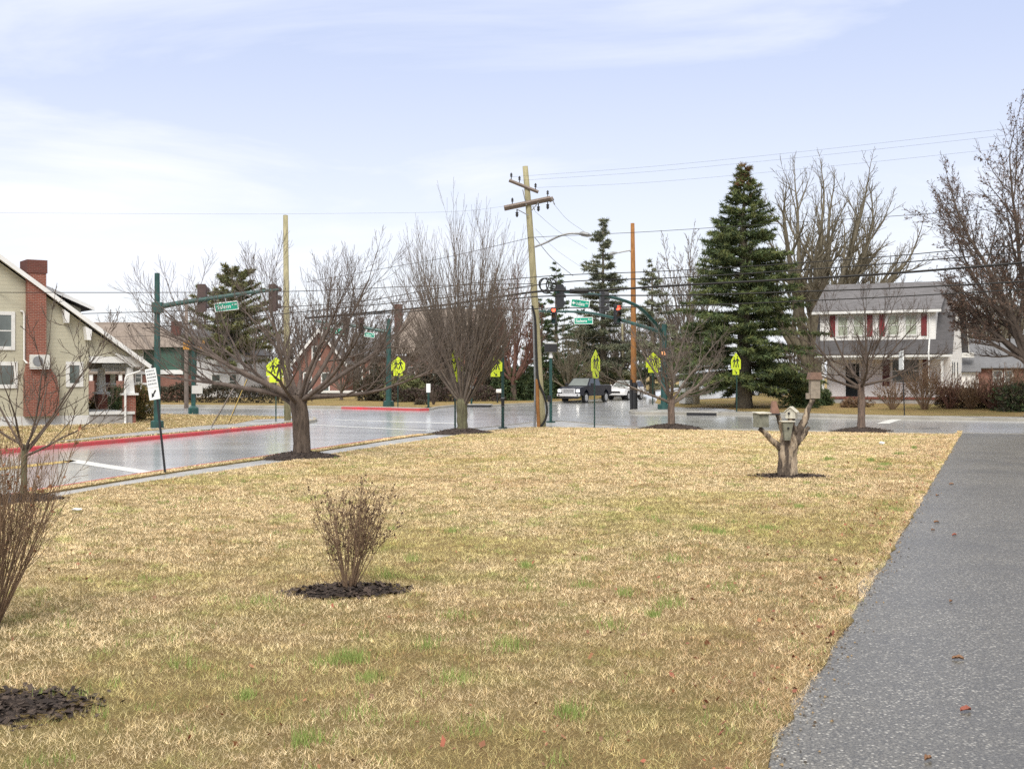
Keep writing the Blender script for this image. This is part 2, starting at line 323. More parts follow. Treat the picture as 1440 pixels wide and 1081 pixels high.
def np_mesh(name, verts, faces, mat, parent=None, cols=None, loc=None):   # big triangle soups; verts local
    me = bpy.data.meshes.new(name); n = len(verts); k = faces.shape[1]; m = len(faces)
    me.vertices.add(n); me.vertices.foreach_set('co', np.ascontiguousarray(verts, dtype=np.float32).ravel())
    me.loops.add(m*k); me.loops.foreach_set('vertex_index', np.ascontiguousarray(faces, dtype=np.int32).ravel())
    me.polygons.add(m); me.polygons.foreach_set('loop_start', np.arange(0, m*k, k, dtype=np.int32)); me.polygons.foreach_set('loop_total', np.full(m, k, dtype=np.int32))
    me.update(calc_edges=True)
    if cols is not None:
        a = me.color_attributes.new('tint', 'FLOAT_COLOR', 'POINT')
        c4 = np.ones((n, 4), dtype=np.float32); c4[:, :3] = cols; a.data.foreach_set('color', c4.ravel())
    me.materials.append(MATS[mat]); o = bpy.data.objects.new(name, me); COL.objects.link(o)
    if parent is not None: o.parent = parent
    if loc is not None: o.location = loc
    return o
def sheet(poly, off, fn, name, mat, skirt=0, cuts=True):     # polygon draped on the terrain, optional vertical edge
    b = bmesh.new(); vs = [b.verts.new((p[0], p[1], 0)) for p in poly]; f = b.faces.new(vs)
    if f.normal.z < 0: f.normal_flip()
    if cuts:
        for v in list(np.arange(48, 62.1, 1.0))+[66, 68, 70, 72, 74, 76, 79]:
            bmesh.ops.bisect_plane(b, geom=b.verts[:]+b.edges[:]+b.faces[:], plane_co=Vector((.375, .927, 0))*v, plane_no=Vector((.375, .927, 0)))
        for x in (5, 7, 8.5, 10, 12):
            bmesh.ops.bisect_plane(b, geom=b.verts[:]+b.edges[:]+b.faces[:], plane_co=Vector((x, 0, 0)), plane_no=Vector((1, 0, 0)))
    bmesh.ops.triangulate(b, faces=b.faces[:])
    for v in b.verts: v.co.z = fn(v.co.x, v.co.y)+off
    if skirt:
        ed = [e for e in b.edges if len(e.link_faces) == 1]
        r = bmesh.ops.extrude_edge_only(b, edges=ed)
        for v in [q for q in r['geom'] if isinstance(q, bmesh.types.BMVert)]: v.co.z -= skirt
    bmesh.ops.recalc_face_normals(b, faces=b.faces[:])
    me = bpy.data.meshes.new(name); b.to_mesh(me); b.free(); me.materials.append(MATS[mat])
    o = bpy.data.objects.new(name, me); COL.objects.link(o); return struct(o)
def dense(pts, step):
    out = []
    for a, b in zip(pts[:-1], pts[1:]):
        n = max(1, int((b-a).length/step))
        out += [a.lerp(b, i/n) for i in range(n)]
    return out+[pts[-1]]
def smooth_line(pts, n=6):                                   # Catmull-Rom
    P = [pts[0]*2-pts[1]]+list(pts)+[pts[-1]*2-pts[-2]]; out = []
    for i in range(1, len(P)-2):
        for k in range(n):
            t = k/n; a, b, c, d = P[i-1], P[i], P[i+1], P[i+2]
            out.append(.5*((2*b)+(c-a)*t+(2*a-5*b+4*c-d)*t*t+(3*b-a-3*c+d)*t**3))
    return out+[pts[-1]]
def strip(pts, w0, w1, off, fn, name, mat):                  # flat band along a line: between side offsets w0..w1 (left positive)
    L = []
    for i, p in enumerate(pts):
        t = (pts[min(i+1, len(pts)-1)]-pts[max(i-1, 0)]); t.z = 0; t.normalize(); n = Vector((-t.y, t.x, 0)); L.append((p+n*w0, p+n*w1))
    poly = [a for a, _ in L]+[b for _, b in reversed(L)]
    return sheet(poly, off, fn, name, mat, skirt=.04)
def kerbline(pts, name, mat, w=.17, up=.012, side=1):        # raised stone along a line, its face on the line itself
    pts = dense(pts, 1.2); m = MB(); o = 0; k = len(pts)
    for i, p in enumerate(pts):
        t = (pts[min(i+1, k-1)]-pts[max(i-1, 0)]); t.z = 0; t.normalize(); n = Vector((-t.y, t.x, 0))*side
        zt = zr(p.x, p.y)+KERB+up; zb = zr(p.x, p.y)-.06; a = p-n*.004; b = p+n*w
        m.v += [(a.x-n.x*.02, a.y-n.y*.02, zb), (a.x, a.y, zt-.025), (a.x+n.x*.025, a.y+n.y*.025, zt), (b.x, b.y, zt), (b.x, b.y, zb)]
    for i in range(k-1):
        for j in range(4): m.f.append((i*5+j, i*5+j+1, (i+1)*5+j+1, (i+1)*5+j))
    m.f += [(0, 1, 2, 3, 4), tuple((k-1)*5+j for j in (4, 3, 2, 1, 0))]
    o = m.build(name, mat); return struct(o)

# ---------------------------------------------------------------- ground, roads, pavements
def px(*ps, f=zl): return [g(a, b, f) for a, b in ps]
BIG = [Vector((-900, -300, 0)), Vector((900, -300, 0)), Vector((900, 2500, 0)), Vector((-900, 2500, 0))]
sheet(BIG, -.30, zr, 'ground', 'lawn')
near_kerb = smooth_line(px((-160, 722), (0, 696.5), (86, 682.5), (235, 659.5), (416, 634.5), (540, 616), (590, 610), (640, 604.5), (690, 599.5), (735, 594.5), (775, 591.5), (815, 593.5), (870, 598.5), (1000, 602.0), (1352, 608.5), (1700, 614.5)), 4)
b_kerb = smooth_line(px((-260, 655), (-60, 637.5), (40, 629), (122, 621.5), (225, 612.5), (413, 594.5), (436, 591.2), (446, 588.6), (432, 586.4), (380, 584.8), (227, 581.5), (0, 577), (-300, 572)), 4)
c_kerb = smooth_line(px((-300, 565.5), (200, 569.5), (480, 572), (590, 574.5), (618, 571.5), (648, 569.0), (690, 569.3), (720, 567.5), (785, 564.5), (860, 555.5), (925, 545), (965, 540)), 4)
d_kerb = smooth_line(px((1000, 541.5), (940, 552), (921, 566), (905, 571), (886, 576), (893, 579.3), (950, 579.6), (1036, 580.2), (1200, 584.8), (1440, 588.3), (1800, 594)), 4)
def V2(x, y): return Vector((x, y, 0))
road_poly = [V2(-60, 10), V2(60, 10), V2(95, 62), V2(90, 300), V2(-190, 300), V2(-190, 60)]
sheet(road_poly, 0, zr, 'road', 'road')
DRV_P, DRV_D = Vector((1.41, 6.95, 0)), Vector((.3715, .9284, 0)); DRV_N = Vector((.9284, -.3715, 0))
def drv(y, s=0): p = DRV_P+DRV_D*((y-DRV_P.y)/DRV_D.y); return p+DRV_N*s
end_t = (g(1352, 610).y)
lawn_edge = smooth_line(px((-160, 742), (83, 699), (153, 686.3), (232, 674.8), (367, 655), (500, 633.5), (560, 624.5), (602, 618.5), (640, 613), (672, 608), (720, 603), (770, 601.3), (1000, 605.4), (1345, 611.2)), 4)
rg = random.Random(5)
drive_edge = [drv(y)+DRV_N*(rg.uniform(-.05, .05)+.07*math.sin(y*1.1)*math.sin(y*.37)) for y in np.arange(end_t-.4, -9, -.35)]
lawn_poly = lawn_edge+drive_edge+[V2(-5.4, -9.5), V2(-34, -9.5), V2(-34, lawn_edge[0].y-3)]
# the near block: concrete from the kerb inwards, then the lawn and the driveway laid on it
block_a = near_kerb+[V2(60, near_kerb[-1].y-8), V2(60, -10), V2(-40, -10), V2(-40, near_kerb[0].y-2)]
sheet(block_a, -.012, zl, 'pavement', 'sidewalk', skirt=.2)
sheet(lawn_poly, .022, zl, 'lawn', 'lawn', skirt=.05)
verge = near_kerb[3:26]
verge_strip = strip(near_kerb[0:25], -.17, -.66, .02, zl, 'grass_verge', 'lawn')
drv_right = [drv(y, 5.2)+DRV_N*rg.uniform(-.05, .06) for y in np.arange(-9, end_t+.6, 1)]
dpoly = [drv(y, -.12) for y in (-9, end_t-1)]+[g(1338, 609.2)]+[drv(end_t+1.7, 5.2)]+list(reversed(drv_right))
sheet(dpoly, .008, zl, 'driveway', 'drive')
sheet(drv_right+[V2(60, 40), V2(60, -9)], .022, zl, 'lawn_right', 'lawn', skirt=.04)
kerbline(near_kerb[0:25], 'red_kerb', 'redpaint', side=-1); kerbline(near_kerb[24:], 'kerb', 'kerb', side=-1)
# the block of the sage house
block_b = b_kerb+[V2(-140, 90), V2(-140, 30)]
sheet(block_b, -.012, zl, 'lawn_west', 'lawn', skirt=.2)
kerbline(b_kerb[4:21], 'red_kerb', 'redpaint'); kerbline(b_kerb[:5], 'kerb', 'kerb'); kerbline(b_kerb[20:], 'kerb', 'kerb')
bw = px((60, 622.5), (107, 617.5), (150, 612.2), (210, 606), (275, 599.5), (330, 596), (360, 590), (400, 588.5), (438, 587.2), (444, 588.8), (434, 590.4), (412, 593.2), (330, 601), (275, 605.5), (225, 609.8), (150, 615.8), (107, 619.6))
sheet(bw, .01, zl, 'pavement', 'sidewalk')
# far blocks
sheet(c_kerb+[V2(60, 900), V2(-500, 900), V2(-500, 84)], -.012, zl, 'lawn_north', 'lawn', skirt=.2)
kerbline(c_kerb[:9], 'kerb', 'kerb'); kerbline(c_kerb[8:14], 'red_kerb', 'redpaint'); kerbline(c_kerb[13:], 'kerb', 'kerb')
strip(c_kerb[:13], .17, 1.5, .008, zl, 'pavement', 'sidewalk')
sheet(d_kerb+[V2(300, 40), V2(300, 900), V2(120, 900)], -.012, zl, 'lawn_east', 'lawn', skirt=.2)
kerbline(d_kerb, 'kerb', 'kerb')
strip(d_kerb[20:], .17, 2.1, .008, zl, 'pavement', 'sidewalk')
sheet(px((886, 576.3), (905, 571.3), (921, 566.5), (935, 571.5), (965, 573.2), (1020, 574.8), (1036, 577), (1036, 579.8), (950, 579.2), (893, 578.9)), .009, zl, 'pavement', 'sidewalk')
sheet(px((975, 562), (1042, 558.3), (1070, 553), (1090, 547.5), (1105, 541.5), (965, 541.5)), .012, zl, 'parking_lot', 'sidewalk')
# painted markings
def mark(ps, mat='linepaint', name='road_marking'): return sheet(px(*ps, f=zr), .006, zr, name, mat)
mark([(88, 648.3), (110, 646.6), (222, 664), (205, 667)]); mark([(-40, 662), (100, 646.8), (108, 648.8), (-40, 666)], 'yellowpaint')
mark([(432, 597.2), (433, 596.6), (640, 606.6), (634, 607.4)]); mark([(1232, 595.6), (1258, 588.8), (1274, 588.8), (1250, 595.6)])
mark([(470, 590.5), (472, 590), (645, 595.3), (645, 596.2)])
sheet(px((1290, 602.2), (1310, 600.6), (1322, 602.2), (1305, 603.4), f=zr), .004, zr, 'road_patch', 'drive')
# ---------------------------------------------------------------- plants
def rv(rr): return Vector((rr.uniform(-1, 1), rr.uniform(-1, 1), rr.uniform(-1, 1)))
def rot_from(d, ang, az):
    a = d.orthogonal().normalized(); b = d.cross(a)
    return (d*math.cos(ang)+(a*math.cos(az)+b*math.sin(az))*math.sin(ang)).normalized()
def grow(rr, mb, p, d, L, r, lvl, S):
    n = S['seg'][lvl]; pts = [p]; rd = [r]; tip = S['tip'][lvl]
    for i in range(n):
        d = (d+rv(rr)*S['wander'][lvl]+Vector((0, 0, S['up'][lvl]))).normalized()
        p = p+d*(L/n); pts.append(p); rd.append(max(S['rmin'], r*(1-(1-tip)*(i+1)/n)))
    mb.tube(pts, rd, 3 if r < .02 else (5 if r < .06 else 7), cap=False)
    if lvl+1 >= len(S['seg']): return
    k = rr.randint(*S['kids'][lvl]); a0 = rr.uniform(0, 6.28); st = S['start'][lvl]
    for j in range(k):
        t = st+(1-st)*(j+rr.random())/k; x = t*n; i = min(n-1, int(x)); q = pts[i].lerp(pts[i+1], x-i); dd = (pts[i+1]-pts[i]).normalized()
        a = R(rr.uniform(*S['ang'][lvl])); nd = rot_from(dd, a, a0+j*2.4+rr.uniform(-.5, .5))
        if nd.z < S.get('minz', -.3): nd.z = abs(nd.z)*.3; nd.normalize()
        rq = rd[i]+(rd[i+1]-rd[i])*(x-i)
        grow(rr, mb, q, nd, L*rr.uniform(*S['ratio'][lvl])*(1-S.get('taper', .45)*t), max(S['rmin'], rq*rr.uniform(.5, .75)), lvl+1, S)
    if S.get('fork', True): grow(rr, mb, pts[-1], d, L*S['ratio'][lvl][0]*.8, rd[-1], lvl+1, S)
def finish_tree(name, label, loc, trunk, crown, barkm, twigm, group=None, rz=0, cat='tree'):
    t = thing(name, label, cat, loc, rz, group)
    trunk.build('trunk', barkm, t, smooth=True); crown.build('crown', twigm, t, smooth=True); return t
def trunk_tube(H, r, r2, lean=(0, 0), rr=None, n=7, flare=1.35):
    m = MB(); pts = []; rd = []
    for i in range(n+1):
        f = i/n; pts.append(Vector((lean[0]*f*f+(rr.uniform(-.02, .02) if rr and 0 < i < n else 0), lean[1]*f*f, -.12+(H+.12)*f)))
        rd.append((r+(r2-r)*f)*(1+(flare-1)*max(0, 1-f*5)))
    return m.tube(pts, rd, 14), pts[-1]
# ---- leafy masses
FR = np.random.default_rng(11)
def sprays(c, d, l, m, needle, width, tint, spread=.8, flat=0):
    S = len(c); u = FR.random((S, m, 1)); rnd = FR.normal(size=(S, m, 3))
    b = c[:, None]+d[:, None]*l[:, None, None]*u
    t = d[:, None]*.7+rnd*spread; t[..., 2] *= (1-flat); t /= np.linalg.norm(t, axis=2, keepdims=True)+1e-6
    nl = needle*(.6+.8*FR.random((S, m, 1))); w = np.cross(t, FR.normal(size=(S, m, 3))); w /= np.linalg.norm(w, axis=2, keepdims=True)+1e-6
    w *= width*(.6+.8*FR.random((S, m, 1)))
    V = np.stack([b-w*.5, b+w*.5, b+t*nl], axis=2).reshape(-1, 3)
    k = S*m; Fc = np.arange(k*3).reshape(k, 3)
    C = np.repeat(np.repeat(tint, m, 0)*(.8+.4*FR.random((k, 1))), 3, 0)
    return V, Fc, C
def tints(n, pal, var=.2):
    p = np.array(pal); i = FR.integers(0, len(p), n); return p[i]*(1-var+2*var*FR.random((n, 1)))
def conifer(name, label, loc, H, Rb, pal, seed, whorl=.38, base=.08, needle=.16, width=.035, per=9, m=9, droop=.25, gap=.12, power=.85, group=None, barkm='bark2', top_brown=False, rz=0, trunk_r=None, irr=.25):
    rr = random.Random(seed); t = thing(name, label, 'tree', loc, rz, group); tr = trunk_r or H*.018+.06
    MB().tube([(0, 0, -.2), (0, 0, .4), (0, 0, H*.5), (0, 0, H*.985)], [tr*1.25, tr, tr*.55, .015], 10).build('trunk', barkm, t, smooth=True)
    br = MB(); C = []; D = []; Ln = []; T = []
    z = H*base; lobes = [rr.uniform(1-irr, 1+irr*.6) for _ in range(9)]
    while z < H*.985:
        f = (z-H*base)/(H*(1-base)); Rz = Rb*(1-f)**power*(1-.25*max(0, .12-f)/.12)
        k = max(4, int(per*(1-.4*f))); a0 = rr.uniform(0, 6.28)
        for j in range(k):
            if rr.random() < gap: continue
            a = a0+6.283*j/k+rr.uniform(-.3, .3); L = max(.18, Rz*rr.uniform(.72, 1.08)*lobes[int(a*9/6.283) % 9]); up = rr.uniform(-.05, .25)+f*.5
            pts = []; n = 5; zz = z+rr.uniform(-1.1, 1.1)*whorl
            for i in range(n+1):
                s = i/n; pts.append(Vector((math.cos(a)*L*s, math.sin(a)*L*s, zz+L*(up*s-droop*1.7*s*s+droop*.9*s**3))))
            br.tube(pts, [.012+.02*L/3*(1-i/n) for i in range(n+1)], 3, cap=False)
            cnt = max(4, int(L/.15)); base_t = rr.uniform(.75, 1.2)
            for i in range(cnt):
                s = .22+.78*(i+rr.random())/cnt; x = s*n; q = min(n-1, int(x)); p = pts[q].lerp(pts[q+1], x-q); dd = (pts[q+1]-pts[q]).normalized()
                for sg in (-1, 1):
                    sd = dd.cross(Vector((0, 0, 1))).normalized()*sg; v = (dd*.8+sd*rr.uniform(.5, 1.1)+Vector((0, 0, rr.uniform(-.25, .12)))).normalized()
                    C.append(p[:]); D.append(v[:]); Ln.append(rr.uniform(.25, .55)*min(1, .35+L*.3)*(1.15-s*.5)); T.append(base_t)
                    if top_brown and f > .83 and rr.random() < (f-.80)*2.2: T[-1] = -1
        z += whorl*rr.uniform(.75, 1.25)*(1-.2*f)
    br.build('branches', barkm, t)
    C, D, Ln, T = map(np.array, (C, D, Ln, T)); ti = tints(len(C), pal)*np.abs(T)[:, None]
    if top_brown: ti[T < 0] = np.array([.16, .085, .04])
    V, Fc, Cc = sprays(C, D, Ln, m, needle, width, ti, .6)
    np_mesh('crown', V, Fc, 'foliage', t, Cc); return t
def lump_points(n, r, lumps, seed, shell=.35):
    q = np.random.default_rng(seed); L = q.normal(size=(lumps, 3)); L /= np.linalg.norm(L, axis=1, keepdims=True); L *= .62*q.random((lumps, 1))**.3; L[:, 2] = np.abs(L[:, 2])*.9+.05
    i = q.integers(0, lumps, n); d = q.normal(size=(n, 3)); d /= np.linalg.norm(d, axis=1, keepdims=True)
    rad = (.24+.22*q.random((lumps, 1)))[i]*(1-shell*q.random((n, 1)))
    p = L[i]+d*rad; p[:, 2] = np.maximum(p[:, 2], .01); return p*np.array(r), d, i
def bush(name, label, loc, r, pal, seed, n=1500, lumps=16, needle=.14, width=.05, m=7, cat='shrub', group=None, rz=0, stems='shrubwood', sl=.2):
    t = thing(name, label, cat, loc, rz, group); p, d, i = lump_points(n, r, lumps, seed); rr = random.Random(seed)
    d = d*np.array([1, 1, .6])+np.array([0, 0, .35]); d /= np.linalg.norm(d, axis=1, keepdims=True)
    lt = np.array([rr.uniform(.7, 1.25) for _ in range(lumps)])
    V, Fc, C = sprays(p, d, np.full(n, sl), m, needle, width, tints(n, pal)*lt[i][:, None], .7)
    np_mesh('foliage', V, Fc, 'foliage', t, C)
    s = MB()
    for k in range(9):
        a = rr.uniform(0, 6.28); q = Vector((math.cos(a)*r[0]*.5, math.sin(a)*r[1]*.5, r[2]*.7))
        s.tube([(q.x*.15, q.y*.15, -.05), (q.x*.6, q.y*.6, q.z*.5), q], [.03, .02, .008], 4, cap=False)
    s.build('stems', stems, t); return t
def hedge(name, label, p0, p1, h, w, pal, seed, n=2500, needle=.13, width=.06, m=6, group=None):
    c = (p0+p1)/2; ax = p1-p0; ax.z = 0; L = ax.length; t = thing(name, label, 'hedge', c, math.atan2(ax.y, ax.x), group); q = np.random.default_rng(seed)
    x = (q.random(n)-.5)*L; top = h*(.82+.12*np.sin(x*1.7+seed)+.1*np.sin(x*4.1)); a = q.random(n)*math.pi; rad = .75+.25*q.random(n)
    y = np.cos(a)*w/2*rad; z = np.maximum(.03, np.minimum(1, np.sin(a)*1.35)*top*rad)
    d = np.stack([q.normal(size=n)*.3, np.cos(a), np.sin(a)+.2], 1); d /= np.linalg.norm(d, axis=1, keepdims=True)
    V, Fc, C = sprays(np.stack([x, y, z], 1), d, np.full(n, .2), m, needle, width, tints(n, pal)*(.75+.4*(np.sin(x*2.3)*.5+.5))[:, None], .7)
    np_mesh('foliage', V, Fc, 'foliage', t, C)
    s = MB(); rr = random.Random(seed)
    for k in range(int(L*1.5)):
        a = (rr.random()-.5)*L*.95; s.tube([(a, 0, -.05), (a+rr.uniform(-.2, .2), rr.uniform(-.2, .2), h*.7)], [.03, .01], 4, cap=False)
    s.build('stems', 'shrubwood', t); return t
def stems_shrub(name, label, loc, H, Rr, seed, nst=26, twigm='shrubwood', r=.009, kids=((3, 5), (2, 3)), lean=(0, 0), buds=0, budpal=((.10, .06, .04),), cat='shrub', group=None, maxang=38, rmin=.0022, up=.05):
    rr = random.Random(seed); t = thing(name, label, cat, loc, 0, group); mb = MB()
    S = dict(seg=[5, 4, 3], wander=[.10, .16, .2], up=[up, up, .04], tip=[.4, .4, .5], rmin=rmin, kids=kids, start=[.35, .3], ang=[(14, 38), (20, 45)], ratio=[(.35, .55), (.35, .5)], taper=.4, fork=True)
    for k in range(nst):
        a = rr.uniform(0, 6.28); b = R(maxang)*rr.random()**.6
        d = Vector((math.sin(b)*math.cos(a)+lean[0], math.sin(b)*math.sin(a)+lean[1], math.cos(b))).normalized()
        grow(rr, mb, Vector((math.cos(a)*Rr*.1*rr.random(), math.sin(a)*Rr*.1*rr.random(), -.03)), d, H*rr.uniform(.55, .85), r*rr.uniform(.7, 1.25), 0, S)
    mb.build('stems', twigm, t)
    if buds:
        vs = np.array(mb.v)[rr.choices(range(len(mb.v)), k=buds*3)]; vs = vs[vs[:, 2] > H*.3][:buds]
        d = FR.normal(size=vs.shape); d /= np.linalg.norm(d, axis=1, keepdims=True)
        V, Fc, C = sprays(vs, d, np.full(len(vs), .004), 3, H*.016+.004, H*.013+.003, tints(len(vs), budpal), .9); np_mesh('buds', V, Fc, 'leaf', t, C)
    return t
def mulch(name, label, loc, rx, ry, h, seed, rz=0):
    q = np.random.default_rng(seed); n = 36; rings = 9; V = []; lob = q.normal(size=8)
    for i in range(rings+1):
        f = i/rings
        for j in range(n):
            a = 2*math.pi*j/n; k = 1+.10*math.sin(2*a+lob[0])+.08*math.sin(3*a+lob[1])+.06*math.sin(7*a+lob[2])+.05*math.sin(11*a+lob[3])+q.normal()*.03*f
            z = h*(1-f**1.6)+q.normal()*.014*(1-f*.5)-.02*f
            V.append((math.cos(a)*rx*f*k, math.sin(a)*ry*f*k, z))
    Fc = [(i*n+j, i*n+(j+1) % n, (i+1)*n+(j+1) % n, (i+1)*n+j) for i in range(rings) for j in range(n)]
    m = MB(); m.add(V, Fc)
    for k in range(1300):                                     # chips
        f = q.random()**.6*(1 if k % 5 else q.uniform(.9, 1.22)); a = q.random()*6.28; c = Vector((math.cos(a)*rx*f*1.04, math.sin(a)*ry*f*1.04, h*(1-min(1, f)**1.6)+.004)); L = .010+.05*q.random()**2.6; b = q.random()*6.28
        u = Vector((math.cos(b), math.sin(b), q.uniform(-.5, .7)))*L; w = Vector((-math.sin(b), math.cos(b), q.uniform(-.4, .4)))*L*.35; m.quad(c-w, c+w, c+u+w, c+u-w)
    o = m.build(name, 'mulch'); o.location = (loc[0], loc[1], loc[2]+.022); o.rotation_euler = (0, 0, rz); return tag(o, label, 'mulch bed', 'dark mulch beds')

# ---- grass
def vnoise(x, y, seed):
    q = np.random.default_rng(seed); T = q.random((256, 256)); xi = np.floor(x).astype(int); yi = np.floor(y).astype(int); fx = x-xi; fy = y-yi
    fx = fx*fx*(3-2*fx); fy = fy*fy*(3-2*fy); A = lambda i, j: T[(xi+i) % 256, (yi+j) % 256]
    return (A(0, 0)*(1-fx)+A(1, 0)*fx)*(1-fy)+(A(0, 1)*(1-fx)+A(1, 1)*fx)*fy
def fbm(x, y, seed, o=4):
    return sum(vnoise(x*2**k+7.3*k, y*2**k+3.1*k, seed+k)*.5**k for k in range(o))/sum(.5**k for k in range(o))
def inpoly(x, y, P):
    ins = np.zeros(len(x), bool); n = len(P)
    for i in range(n):
        x0, y0 = P[i][0], P[i][1]; x1, y1 = P[i-1][0], P[i-1][1]
        c = ((y0 > y) != (y1 > y)) & (x < (x1-x0)*(y-y0)/((y1-y0) if y1 != y0 else 1e-9)+x0); ins ^= c
    return ins
def zl_np(x, y):
    v = .375*x+.927*y; s = lambda a, b, t: (lambda k: k*k*(3-2*k))(np.clip((t-a)/(b-a), 0, 1))
    return -.12+.24*s(48, 62, v)+KERB+.32*s(66, 79, v)*s(5, 12, x)
BEDS = []                                                    # (x, y, rx, ry, rz) kept free of grass
def blades(name, label, x, y, q, hmul=1, seed=50, lean=1.0, brown=None, wmul=1):
    n = len(x)
    for (bx, by, rx, ry, rz) in BEDS:
        dx, dy = x-bx, y-by; u = dx*math.cos(rz)+dy*math.sin(rz); w = -dx*math.sin(rz)+dy*math.cos(rz); e = (u/rx)**2+(w/ry)**2
        keep = e > 1.0-.25*q.random(len(x)); x, y = x[keep], y[keep]
    n = len(x); dist = np.hypot(x, y)
    big = fbm(x*.16, y*.16, seed); mid = fbm(x*.75+9, y*.75, seed+9); sm = fbm(x*3.1, y*3.1+4, seed+21); cl = fbm(x*9, y*9, seed+33, 3)
    # straw-coloured dormant turf, greener in patches, brown where dead leaves are mixed in
    green = np.clip((big*.5+mid*.5-.51)*6+(q.random(n)-.5)*.6, 0, 1); gr2 = np.clip((sm-.60)*7, 0, 1)*(q.random(n) < .75); md2 = fbm(x*.9+40, y*.9+17, seed+70); dead = np.clip((md2*.55+sm*.45-.515)*6, 0, 1)*(q.random(n) < .62)
    if brown is not None: dead = np.maximum(dead, brown(x, y)*(q.random(n) < .45))
    straw = np.array([.65, .485, .26]); pale = np.array([.80, .665, .44]); olive = np.array([.40, .38, .10]); vivid = np.array([.25, .33, .07]); rust = np.array([.46, .23, .11]); umber = np.array([.30, .19, .10])
    r1 = q.random((n, 1)); c = straw*(1-r1)+pale*r1
    gm = (green*.6)[:, None]; c = c*(1-gm)+olive*gm; g2 = (gr2*.7)[:, None]; c = c*(1-g2)+vivid*g2; dm = (dead*.62)[:, None]; r2 = q.random((n, 1)); c = c*(1-dm)+(rust*r2+umber*(1-r2))*dm
    c *= 1.27*(.62+.6*np.clip((cl-.25)*1.6, 0, 1))[:, None]*(.6+.7*q.random((n, 1)))
    h = (.022+.026*q.random(n))*(.55+.9*cl)*(1+.5*gr2)*hmul; w = np.maximum(.0030, dist*.0004)*(.7+.6*q.random(n))*wmul
    a = q.random(n)*6.283; th = R(14)+R(70)*lean*q.random(n)**.6
    dx, dy, dz = np.cos(a)*np.sin(th), np.sin(a)*np.sin(th), np.cos(th); L = h*(1+.5*np.sin(th)); b = q.random(n)*6.283
    z0 = zl_np(x, y)+.018
    V = np.empty((n, 3, 3)); V[:, 0] = np.stack([x-np.cos(b)*w/2, y-np.sin(b)*w/2, z0], 1); V[:, 1] = np.stack([x+np.cos(b)*w/2, y+np.sin(b)*w/2, z0], 1); V[:, 2] = np.stack([x+dx*L, y+dy*L, z0+dz*L], 1)
    o = np_mesh(name, V.reshape(-1, 3), np.arange(n*3).reshape(n, 3), 'grass', None, np.repeat(c, 3, 0)); o['kind'] = 'stuff'; o['label'] = label; o['category'] = 'grass'; return o
# ---------------------------------------------------------------- the trees of the lawn
def spread_tree():
    rr = random.Random(3); b = g(425, 644); BEDS.append((b.x, b.y, 1.05, .8, 0))
    mulch('mulch_bed', 'dark mulch mound round the foot of the wide spreading tree', b, 1.05, .8, .17, 1)
    tr, top = trunk_tube(1.72, .235, .225, (-.12, 0), rr, flare=1.2); cr = MB()
    S = dict(seg=[8, 6, 4, 3], wander=[.13, .15, .14, .13], up=[.03, .085, .14, .14], tip=[.22, .28, .35, .4], rmin=.0036, kids=[(6, 8), (4, 6), (4, 6)], start=[.3, .25, .2], ang=[(22, 55), (22, 52), (18, 45)], ratio=[(.42, .66), (.42, .66), (.45, .75)], taper=.32, minz=-.12)
    limbs = [(-172, 6, 4.1, .125), (-150, 16, 4.0, .12), (178, 24, 4.3, .13), (-8, 12, 3.9, .12), (14, 22, 4.0, .13), (-35, 20, 3.6, .115), (160, 40, 3.6, .12), (30, 42, 3.9, .12), (-100, 28, 3.0, .11), (90, 25, 3.1, .11), (-60, 55, 3.3, .11), (120, 58, 3.5, .11), (60, 66, 3.4, .105), (-135, 62, 3.3, .10), (5, 74, 3.2, .10)]
    for az, el, L, r in limbs:
        a, e = R(az), R(el); d = Vector((math.cos(a)*math.cos(e), math.sin(a)*math.cos(e), math.sin(e)))
        grow(rr, cr, top-Vector((0, 0, rr.uniform(.0, .3)))+Vector((math.cos(a), math.sin(a), 0))*.08, d, L*.93, r*.66, 0, S)
    finish_tree('bare_tree', 'low wide spreading bare tree with a thick short trunk, beside the left street', b, tr, cr, 'bark1', 'twig')
spread_tree()
def vase_tree():
    rr = random.Random(8); b = g(650, 609.5); BEDS.append((b.x, b.y, 1.2, 1.0, 0))
    mulch('mulch_bed', 'dark mulch mound under the vase shaped tree near the corner', b, 1.15, .95, .2, 2)
    tr, top = trunk_tube(1.35, .2, .22, (0, 0), rr); cr = MB()
    S = dict(seg=[7, 5, 3], wander=[.035, .06, .08], up=[.055, .08, .06], tip=[.2, .3, .5], rmin=.0045, kids=[(11, 15), (4, 7)], start=[.16, .12], ang=[(9, 24), (10, 28)], ratio=[(.32, .58), (.35, .6)], taper=.5, minz=.2)
    for k in range(40):
        f = ((k+.5)/40)**.62; t = R(3+40*f*rr.uniform(.85, 1.1)); a = k*2.4+rr.uniform(-.4, .4); L = (6.5*math.cos(t*1.12)+.2)*rr.uniform(.88, 1.06)
        d = Vector((math.sin(t)*math.cos(a), math.sin(t)*math.sin(a), math.cos(t)))
        grow(rr, cr, top-Vector((0, 0, rr.uniform(0, .35)))+Vector((math.cos(a), math.sin(a), 0))*.1, d, L*.92, rr.uniform(.036, .058), 0, S)
    finish_tree('bare_tree', 'tall vase shaped bare tree of many upright branches, left of the leaning utility pole', b, tr, cr, 'barkgreen', 'twigbrown')
vase_tree()
